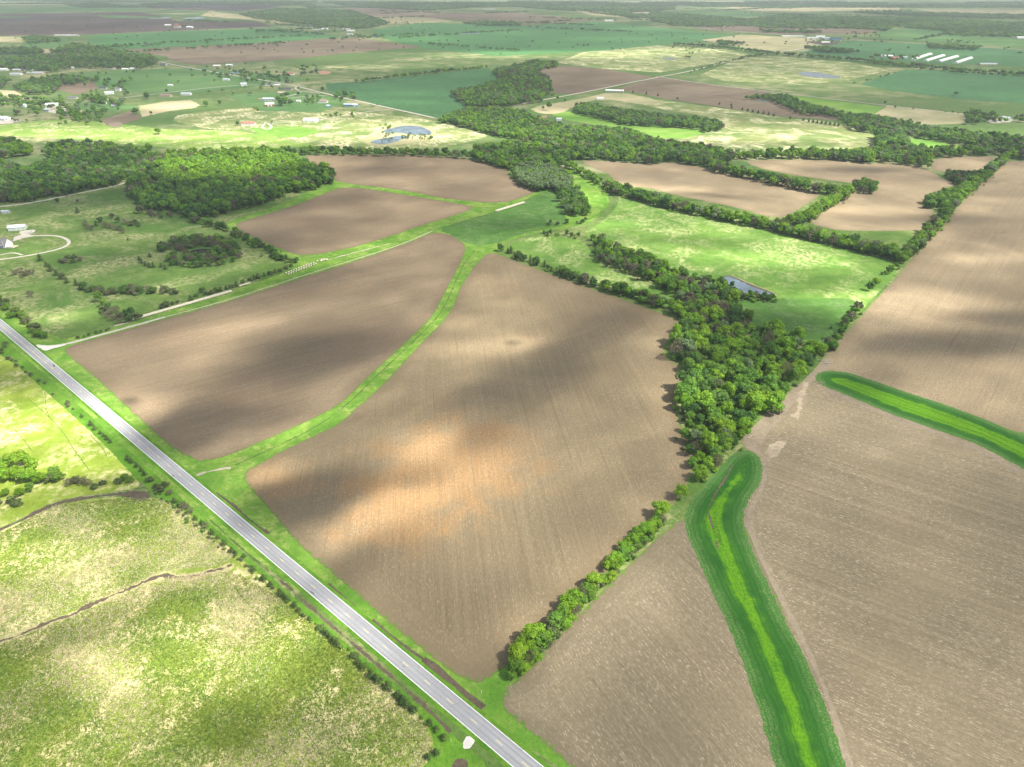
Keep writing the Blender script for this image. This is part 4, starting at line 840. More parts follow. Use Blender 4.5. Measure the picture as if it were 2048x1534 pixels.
# west of the road
for q, h, s in [((15,925),9,'bright'),((40,918),9,'bright'),((62,930),8.5,'bright'),((28,945),8,'yellow'),((55,950),8,'bright'),((8,950),8,'bright'),((78,955),7,'yellow'),((-15,930),9,'green'),((-30,950),9,'bright')]:
    one(q[0], q[1], h, 1.2, s, 'tree', 'bright sunlit tree in the clump left of the road meadow', 'sunlit trees at the left border', .5)
for q, h, s in [((107,945),6,'green'),((116,955),5.5,'green'),((100,955),5,'shrub'),((138,965),4,'brown'),((150,958),4,'shrub'),((163,962),4.5,'brown'),((176,965),4,'brown'),((188,972),3.5,'shrub'),((40,985),4.5,'yellow'),((22,1000),4.5,'shrub'),((35,1005),4,'shrub'),((60,975),5,'green'),((10,985),4,'yellow'),((-10,1005),4,'shrub'),((250,955),4,'green'),((236,962),3.5,'shrub'),((262,960),3.5,'green'),((205,965),3,'shrub')]:
    bush(q[0], q[1], h, 1.4, s, 'low bush beside the sunlit trees at the left border' if q[0] < 120 else 'low bush along the muddy upper creek bed', 'bushes of the upper creek')
CED = [(163,831,2.6),(181,846,3.6),(189,855,3.2),(200,864,2.6),(207,870,2.4),(213,875,3.2),(220,882,2.6),(255,915,3.6),(262,921,3.2),(273,929,3.4),(282,938,2.8),(288,946,3),(348,1000,3.4),(390,1035,2.8),(403,1044,2.6),(423,1063,3.4),(435,1074,2.2),(447,1085,3.4),(463,1099,3),(470,1104,2.2),(487,1111,2.4),(505,1137,3.6),(526,1155,3.4),(540,1167,2.8),(559,1184,3.6),(568,1191,2.8),(574,1197,3.2),(588,1209,3),(597,1219,2.6),(607,1230,2.2),(618,1236,2.2),
 (637,1254,2.8),(649,1261,3.4),(654,1266,2.8),(660,1272,2.6),(668,1280,3.6),(674,1286,3),(703,1310,2.8),(715,1323,3),(725,1332,3.4),(742,1348,3.8),(753,1356,3.8),(774,1370,4),(795,1388,3.6),(806,1399,4.2),(812,1406,3.4),(826,1418,3.4),(859,1444,2.8),(872,1456,2.6),(887,1473,2.8),(871,1503,3),(855,1512,2.6)]
ords = ['first','second','third','fourth','fifth','sixth','seventh','eighth','ninth','tenth','eleventh','twelfth','thirteenth','fourteenth','fifteenth','sixteenth','seventeenth','eighteenth','nineteenth','twentieth']
nC = len(CED)
for i, (a, b_, h) in enumerate(CED):
    j = nC-1-i
    l = f"round dark cedar, {ords[j]} from the gravel entrance along the road fence" if j < 20 else f"round cedar, {ords[i]} from the top of the fence line left of the road" if i < 20 else f"small round cedar by the road between the two creek beds, {ords[i-20]} below the upper one"
    one(a, b_, h*1.05, 1.35, 'cedar', 'cedar_tree', l, 'cedars along the paved road', .45)
for q in [(313,972),(322,978),(330,968),(338,985),(372,1014),(380,1022),(362,1008),(300,958),(410,1050)]:
    bush(q[0], q[1], 3, 1.5, random.choice(['brown','shrub']), 'grey twiggy bush in the road fence line', 'grey bushes of the road fence line')
row([(0,700),(60,750),(130,805),(160,828)], 5, (1.5, 2.8), dict(shrub=3, brown=3), 3, ('fencebush', 'small bushes on the fence line at the upper road'), (1.2, 1.6), 'bush', gap=.3)
bush(10,690,4.5,1.4,'budding','grey green bush left of the upper road', 'small bushes on the fence line at the upper road')
row([(690,1295),(760,1362),(850,1440),(890,1480)], 2.2, (1.0, 1.8), dict(green=3, shrub=3), 2.5, ('fencebush2', 'small leafy bushes among the roadside cedars'), (1.3, 1.7), 'bush')
row([(300,975),(420,1075),(560,1190),(690,1295)], 3.0, (.9, 1.6), dict(green=3, shrub=3, brown=1), 2.5, ('fencebush2', 'small leafy bushes among the roadside cedars'), (1.3, 1.7), 'bush')
# ---------------------------------------------------------------- choose the individuals, the rest becomes woodland
def visible(t):
    a, b_ = proj(t['x'], t['y'], t['h']*.5); return -12 < a < 2060 and -5 < b_ < 1546
WORD = dict(bright='bright green', green='mid green', deep='dark green', yellow='yellow green', budding='grey budding', silver='silvery', cedar='dark cedar', shrub='olive', brown='brown leafless')
def autolabel(t):
    sz = 'tall' if t['h'] > 11.5 else 'small' if t['h'] < 8.6 else 'medium'
    a, b_ = proj(t['x'], t['y'], 0); w_ = WORD[t['sp']]; s = t['label']
    if s == 'grove':
        P = [G(*p) for p in GROVE]; d = dist_to_poly(np.array([[t['x'], t['y']]]), P)[0]
        reg = 'upper end' if b_ < 700 else 'lower end' if b_ > 820 else 'middle'
        edge = ('left edge' if a < 1330+.45*(b_-650)+60 else 'right edge') if d < 9 else 'inside'
        if edge == 'inside': return f"{sz} {w_} tree inside the {reg} of the dense grove"
        return f"{sz} {w_} tree on the {edge} of the grove near its {reg}"
    seg = 'upper' if b_ < 530 else 'lower'
    return {'creek': f"{sz} {w_} tree in the {'upper' if b_ < 560 else 'lower'} creek strip beside the meadow pond",
            'fieldhedge': f"{sz} {w_} tree in the hedge above the middle ploughed field, {'left' if a < 1120 else 'right' if a > 1280 else 'centre'} part",
            'grovetail': f"{sz} {w_} tree in the tail of the grove by the grass strip",
            'lowhedge': f"{'large' if t['h'] > 4.3 else 'small'} {w_} bush in the leafy hedge below the lone round trees",
            'lowhedge2': f"{'large' if t['h'] > 3.3 else 'small'} {w_} undergrowth bush beneath the trees of the roadside hedge",
            'longhedge': f"{sz} {w_} tree in the {'far' if b_ < 400 else 'near' if b_ > 480 else 'middle'} part of the long hedge beside the eastern field",
            'spinney': f"{sz} {w_} tree in the {'lone round' if a < 1800 else 'lower' if b_ > 379 else 'upper'} spinney among pale fields",
            'northhedge': f"{sz} {w_} tree in the {'left' if a < 1400 else 'right' if a > 1620 else 'central'} hedge above the green meadow",
            'innerhedge': f"{sz} {w_} tree in the {'slanting' if b_ > 388 else 'long'} hedge between two pale ploughed fields",
            'silver': f"{sz} {w_} tree in the pale clump at the creek bend",
            'leftwood': f"{sz} {w_} tree in the {'left' if a < 270 else 'right' if a > 480 else 'central'} part of the farm wood",
            'diaghedge': f"{'large' if t['h'] > 4.8 else 'small'} {w_} bush in the hedge between wood and hay bales",
            'pasthedge': f"{'large' if t['h'] > 5 else 'small'} {w_} bush in the level hedge across the pasture",
            'roadbush': f"{'large' if t['h'] > 4 else 'small'} {w_} bush between the pasture and the upper paved road",
            'fencebush': f"{w_} small bush on the old fence line by the upper road",
            'fencebush2': f"{'knee high' if t['h'] < 1.3 else 'waist high'} {w_} bush between the cedars of the road fence"}.get(s, s)
for t in TREES:
    if t['kind'] == 'tree' and t['sp'] in ('shrub',) : t['kind'] = 'bush'
    if t['kind'] == 'tree' and t['sp'] == 'cedar': t['kind'] = 'cedar_tree'
vis = [t for t in TREES if visible(t)]
chosen = []
for kd, lim in (('tree', 300), ('bush', 300), ('cedar_tree', 110), ('yard_tree', 60)):
    c = sorted([t for t in vis if t['kind'] == kd and (t['label'] or kd == 'tree' and t['s'] > .1)], key=lambda t: -t['s'])[:lim]; chosen += c
ids = set(id(t) for t in chosen)
CM = {}; TM = [trunk_mesh(i, M['bark']) for i in range(3)]; TB = trunk_mesh(9, M['bark'], True); TP = trunk_mesh(5, M['pale_bark'])
def crown_me(sp, v):
    if (sp, v) not in CM:
        V, Q = proto(sp, v, 0); CM[(sp, v)] = quads_mesh('crown', V, Q, [LEAF[sp]])
    return CM[(sp, v)]
GRP = {'tree': 'trees of the farmland', 'bush': 'bushes of the farmland', 'cedar_tree': 'cedars of the farmland', 'yard_tree': 'single trees about the farmland'}
for t in chosen:
    o = empty(t['kind'], (t['x'], t['y'], 0), random.uniform(0, 6.28)); k = t['h']/10; o.scale = (k*t['w'], k*t['w']*random.uniform(.92, 1.08), k)
    l = autolabel(t) if t['label'] else None
    if not l:
        a, b_ = proj(t['x'], t['y'], 0); l = ('dark cedar bush lining the far brown field' if t['sp'] == 'cedar' else f"{WORD[t['sp']]} {'tree' if t['kind'] != 'bush' else 'bush'} in the {'left' if a < 700 else 'right' if a > 1350 else 'central'} middle distance")
    tag(o, l, {'tree': 'tree', 'bush': 'bush', 'cedar_tree': 'cedar', 'yard_tree': 'tree'}[t['kind']], t['group'] or GRP[t['kind']])
    v = random.randrange(NV); link('crown', crown_me(t['sp'], v), o)
    link('trunk', TB if t['kind'] == 'bush' or t['sp'] in ('cedar', 'shrub') else TP if t['sp'] in ('budding', 'brown', 'silver') and random.random() < .6 else random.choice(TM), o)
rest = [t for t in TREES if id(t) not in ids and -700 < proj(t['x'], t['y'], 0)[0] < 2750]
def mass(name, items, lodf):
    Vs, Qs, Ms = [], [], []; nb = 0
    for t in items:
        lod = lodf(t); V, Q = proto(t['sp'], random.randrange(3), lod); a = random.uniform(0, 6.28); ca, sa = math.cos(a), math.sin(a); k = t['h']/10
        x = V[:, 0]*k*t['w']; y = V[:, 1]*k*t['w']; Vs.append(np.c_[x*ca-y*sa+t['x'], x*sa+y*ca+t['y'], V[:, 2]*k]); Qs.append(Q+nb); Ms.append(np.full(len(Q), SPI[t['sp']])); nb += len(V)
    me = quads_mesh(name, np.vstack(Vs), np.vstack(Qs), [LEAF[s] for s in SPC], np.concatenate(Ms)); o = link(name, me); tag(o, None, None, None, 'stuff'); return len(items), nb
print('WOODLAND', len(TREES), len(chosen), mass('woodland', rest, lambda t: 1 if depth(t['x'], t['y']) < 1300 else 2))
# undergrowth filling the hedges and wood margins
ug = []
for t in TREES:
    if depth(t['x'], t['y']) < 1000 and t['kind'] != 'cedar_tree' and t['label'] in ('grove','creek','fieldhedge','grovetail','longhedge','northhedge','innerhedge','leftwood','silver','diaghedge','spinney'):
        for _ in range(2):
            h = random.uniform(1.5, 3.2); ug.append(dict(x=t['x']+random.gauss(0, 2.6), y=t['y']+random.gauss(0, 2.6), h=h, w=1.5, sp=random.choice(['shrub','green','bright','brown','green'])))
mass('undergrowth', ug, lambda t: 2)
# standing tufts in the unmown meadows
def tufts(name, poly, n, h, cols, wth=.16, avoid=None):
    P = [G(*p) for p in poly]; A = np.array(P); lo, hi = A.min(0), A.max(0)
    X = rng.uniform(lo, hi, (n*3, 2)); X = X[inside(X, P)][:n]
    cl = np.sin(X[:, 0]*.11+np.sin(X[:, 1]*.07)*2)+np.sin(X[:, 1]*.09+np.sin(X[:, 0]*.05)*2.4)+np.sin(X[:, 0]*.023-X[:, 1]*.031)+rng.normal(0, .8, len(X))
    n = len(X); B = 3; Vs, mi = [], []
    for b in range(B):
        th = rng.uniform(0, 6.283, n); wd = wth*rng.uniform(.6, 1.5, n); hh = h*rng.uniform(.5, 1.3, n); bx = X[:, 0]+rng.normal(0, .18, n); by = X[:, 1]+rng.normal(0, .18, n)
        lx = rng.normal(0, .25, n)+.12; ly = rng.normal(0, .25, n)
        dx, dy = np.cos(th)*wd, np.sin(th)*wd; z0 = np.full(n, .01)
        v = np.stack([np.c_[bx-dx, by-dy, z0], np.c_[bx+dx, by+dy, z0], np.c_[bx+lx+dx*.55, by+ly+dy*.55, hh], np.c_[bx+lx-dx*.55, by+ly-dy*.55, hh]], 1).reshape(-1, 3)
        Vs.append(v); mi.append((cl+rng.normal(0, .4, n) > .4).astype(int)+0)
    V = np.vstack(Vs); me = quads_mesh(name, V, np.arange(len(V)).reshape(-1, 4), cols, np.concatenate(mi)); tag(link(name, me), None, None, None, 'stuff')
gG = m_leaf('grass_blades', (.19,.29,.045), .3, None, .3); gS = m_leaf('dry_grass_blades', (.68,.59,.36), .2, (.55,.46,.28), .3); gL = m_leaf('lush_grass_blades', (.10,.25,.025), .3, None, .3)
tufts('tall_grass', [(-60,1330),(0,1290),(170,1222),(330,1155),(460,1140),(500,1160),(612,1232),(712,1320),(790,1385),(852,1447),(866,1500),(820,1560),(780,1620),(-60,1620)], 60000, .34, [gG, gS])
tufts('tall_grass', [(-60,1085),(0,1068),(110,1010),(250,995),(340,1000),(415,1060),(470,1110),(440,1132),(330,1142),(160,1215),(0,1275),(-60,1290)], 24000, .30, [gG, gS])
# ------------------------------------------------------------------ buildings
def mat_col(name, c, rough=.7, **k):
    if name not in M: M[name] = plain(name, c, rough, .1, .6, **k)
    return M[name]
mat_col('white_siding', (.72,.72,.70)); mat_col('tan_siding', (.52,.44,.33)); mat_col('blue_siding', (.10,.32,.58)); mat_col('red_siding', (.33,.05,.04)); mat_col('grey_siding', (.40,.41,.40)); mat_col('brick', (.30,.17,.12)); mat_col('green_grey_siding', (.50,.56,.50))
mat_col('white_metal', (.80,.81,.80), .45); mat_col('grey_shingle', (.20,.19,.19)); mat_col('dark_shingle', (.075,.085,.11)); mat_col('brown_shingle', (.27,.20,.16)); mat_col('red_shingle', (.33,.15,.11)); mat_col('silver_metal', (.46,.50,.54), .4); mat_col('rust_metal', (.34,.20,.13))
mat_col('glass', (.03,.04,.05), .15); mat_col('door_paint', (.62,.64,.63)); mat_col('dark_door', (.10,.09,.08)); mat_col('hay', (.60,.55,.43), .95); mat_col('hay_end', (.42,.35,.22), .95); mat_col('pole_wood', (.24,.19,.14), .9); mat_col('black_rubber', (.02,.02,.02)); mat_col('black_paint', (.03,.03,.035), .3); mat_col('dark_car_paint', (.05,.055,.07), .25); mat_col('white_car_paint', (.7,.7,.7), .25); mat_col('chrome', (.5,.5,.5), .2); mat_col('porcelain', (.35,.33,.30), .4); mat_col('cloth_dark', (.04,.04,.05), .9); mat_col('skin', (.45,.28,.2), .6); mat_col('terracotta_ground', (.40,.22,.14))
def gable(root, L, W, H, rise, wall, roof, over=.4, rooflabel=None, hip=0):
    m = MB(); x, y = L/2, W/2
    vs = [(-x,-y,0),(x,-y,0),(x,y,0),(-x,y,0),(-x,-y,H),(x,-y,H),(x,y,H),(-x,y,H)]; fs = [(0,1,5,4),(1,2,6,5),(2,3,7,6),(3,0,4,7)]
    if not hip: vs += [(-x,0,H+rise),(x,0,H+rise)]; fs += [(4,8,7),(5,6,9)]
    m.add(vs, fs); m.build('wall', M[wall], root)
    r = MB(); X, Y = x+over, y+over; z0 = H-rise*over/y+.02; T = .18; hx = hip*Y
    top = [(-X,-Y,z0+T),(X,-Y,z0+T),(X,Y,z0+T),(-X,Y,z0+T),(-X+hx,0,H+rise+T),(X-hx,0,H+rise+T)]
    bot = [(a, b, c-T+.01) for a, b, c in top]
    r.add(top, [(0,1,5,4),(2,3,4,5),(1,2,5),(3,0,4)] if hip else [(0,1,5,4),(2,3,4,5)])
    r.add(bot, [(4,5,1,0),(5,4,3,2)]+([(5,2,1),(4,0,3)] if hip else []))
    r.add([top[0],top[1],top[2],top[3],bot[0],bot[1],bot[2],bot[3],top[4],top[5],bot[4],bot[5]], [(4,5,1,0),(6,7,3,2)]+([(5,6,2,1),(7,4,0,3)] if hip else [(5,11,9,1),(11,6,2,9),(7,10,8,3),(10,4,0,8)]))
    return r.build('roof', M[roof], root)
def windows(root, xs, y, z, w=1.1, h=1.2, name='window', mat='glass', sy=-1, frame=True):
    for x in xs:
        m = MB(); m.box(x-w/2, x+w/2, y-.04 if sy < 0 else y-.02, y+.02 if sy < 0 else y+.04, z, z+h); o = m.build(name, M[mat], root)
        if frame and name == 'window':
            f = MB(); t = .1
            y0, y1 = (y-.07, y-.035) if sy < 0 else (y+.035, y+.07)
            for bx in ((x-w/2-t,x+w/2+t,z-t,z),(x-w/2-t,x+w/2+t,z+h,z+h+t),(x-w/2-t,x-w/2,z,z+h),(x+w/2,x+w/2+t,z,z+h)): f.box(bx[0], bx[1], y0, y1, bx[2], bx[3])
            f.build('frame', M['white_siding'], o)
def house(px, py, L, W, H, rise, rot, wall, roof, label, cat='house', hip=0, kind=None, wins=3, big=0, chimney=False, wing=None, grp=None):
    x, y = G(px, py); o = empty(kind or cat.replace(' ', '_'), (x, y, 0), R(rot)); tag(o, label, cat, grp)
    rf = gable(o, L, W, H, rise, wall, roof, hip=hip)
    if wins:
        st = L/(wins+1)
        for s in (-1, 1): windows(o, [-L/2+st*(i+1) for i in range(wins) if not (i == wins//2)], s*W/2, 1.0, sy=s, frame=depth(x, y) < 1400)
        windows(o, [-L/2+st*(wins//2+1)], -W/2, .05, 1.0, 2.1, 'door', 'dark_door'); windows(o, [-L/2+st*(wins//2+1)], W/2, .05, 1.0, 2.1, 'door', 'dark_door', 1)
    if big:
        st = L/(big+1)
        for s in (-1, 1): windows(o, [-L/2+st*(i+1) for i in range(big)], s*W/2, .05, min(3.6, st*.7), H*.78, 'garage_door', 'door_paint', s)
    if chimney: m = MB(); m.box(L*.2-.4, L*.2+.4, .3, 1.1, H, H+rise+1); m.build('chimney', M['brick'], rf)
    if wing:
        l, w_, dx, dy = wing; q = empty('wing', (dx, dy, 0), R(90)); q.parent = o; 
        bpy.data.objects.remove(q); m = MB(); m.box(dx-w_/2, dx+w_/2, dy-l/2, dy+l/2, 0, H*.95); m.build('wing_wall', M[wall], o)
        r = MB(); a, b = w_/2+.4, l/2+.4; z = H*.95+.02; zr = z+rise*.8
        r.add([(dx-a,dy-b,z),(dx+a,dy-b,z),(dx+a,dy+b,z),(dx-a,dy+b,z),(dx,dy-b+a*hip,zr),(dx,dy+b-a*hip,zr)], [(1,2,5,4),(3,0,4,5),(0,1,4),(2,3,5),(3,2,1,0)]); r.build('wing_roof', M[roof], o)
    return o
N1, N2 = RD, RD-90
# the farmhouse with dormers at the left border
hx = house(4, 492, 17, 10, 3.1, 5.0, -8, 'white_siding', 'grey_shingle', 'white farmhouse with steep grey roof and white dormers inside the driveway loop', wins=5, chimney=True)
for dx in (-4.2, 0.2, 4.6):
    m = MB(); m.add([(dx-.9,-4.4,3.6),(dx+.9,-4.4,3.6),(dx+.9,-1.6,3.6),(dx-.9,-1.6,3.6),(dx-.9,-4.4,5.3),(dx+.9,-4.4,5.3),(dx+.9,-1.6,5.3),(dx-.9,-1.6,5.3),(dx,-4.4,6.1),(dx,-1.6,6.1)], [(0,1,5,4),(1,2,6,5),(3,0,4,7),(4,5,8)])
    d = m.build('dormer', M['white_siding'], hx)
    r = MB(); r.add([(dx-1.15,-4.7,5.2),(dx,-4.7,6.3),(dx,-1.2,6.3),(dx-1.15,-1.2,5.2),(dx+1.15,-4.7,5.2),(dx+1.15,-1.2,5.2)], [(0,1,2,3),(1,4,5,2)]); r.build('dormer_roof', M['grey_shingle'], d)
    w_ = MB(); w_.box(dx-.45, dx+.45, -4.45, -4.38, 4.0, 5.1); w_.build('dormer_window', M['glass'], d)
m = MB(); m.box(-8.4, 8.4, -7.2, -5.05, .35, .5); m.build('porch_floor', M['grey_siding'], hx)
for k in range(6): m = MB(); m.box(-8.2+k*3.28-.1, -8.2+k*3.28+.1, -7.1, -6.9, .5, 2.9); m.build('porch_post', M['white_siding'], hx)
m = MB(); m.add([(-8.8,-7.5,2.9),(8.8,-7.5,2.9),(8.8,-4.95,3.5),(-8.8,-4.95,3.5),(-8.8,-7.5,2.8),(8.8,-7.5,2.8),(8.8,-4.95,3.4),(-8.8,-4.95,3.4)], [(0,1,2,3),(7,6,5,4),(4,5,1,0),(5,6,2,1),(7,4,0,3)]); m.build('porch_roof', M['grey_shingle'], hx)
m = MB(); m.box(8.6, 9.4, -4.6, 2.5, 0, .0) if False else m.box(8.7, 16.5, -4.8, -4.6, 0, 1.1); m.build('garden_wall', M['green_grey_siding'], hx)
m = MB(); m.box(8.7, 16.3, -4.5, 2.8, .05, .5); m.build('patio', M['tan_siding'], hx)
house(36, 459, 16, 8.5, 3.6, 1.6, 14, 'green_grey_siding', 'white_metal', 'long pale metal barn with two white doors behind the farmhouse', 'barn', wins=0, big=3)
house(12, 426, 8, 4.5, 2.4, .8, 4, 'grey_siding', 'silver_metal', 'small open dark shed at the left border above the pale barn', 'shed', wins=0, big=2)
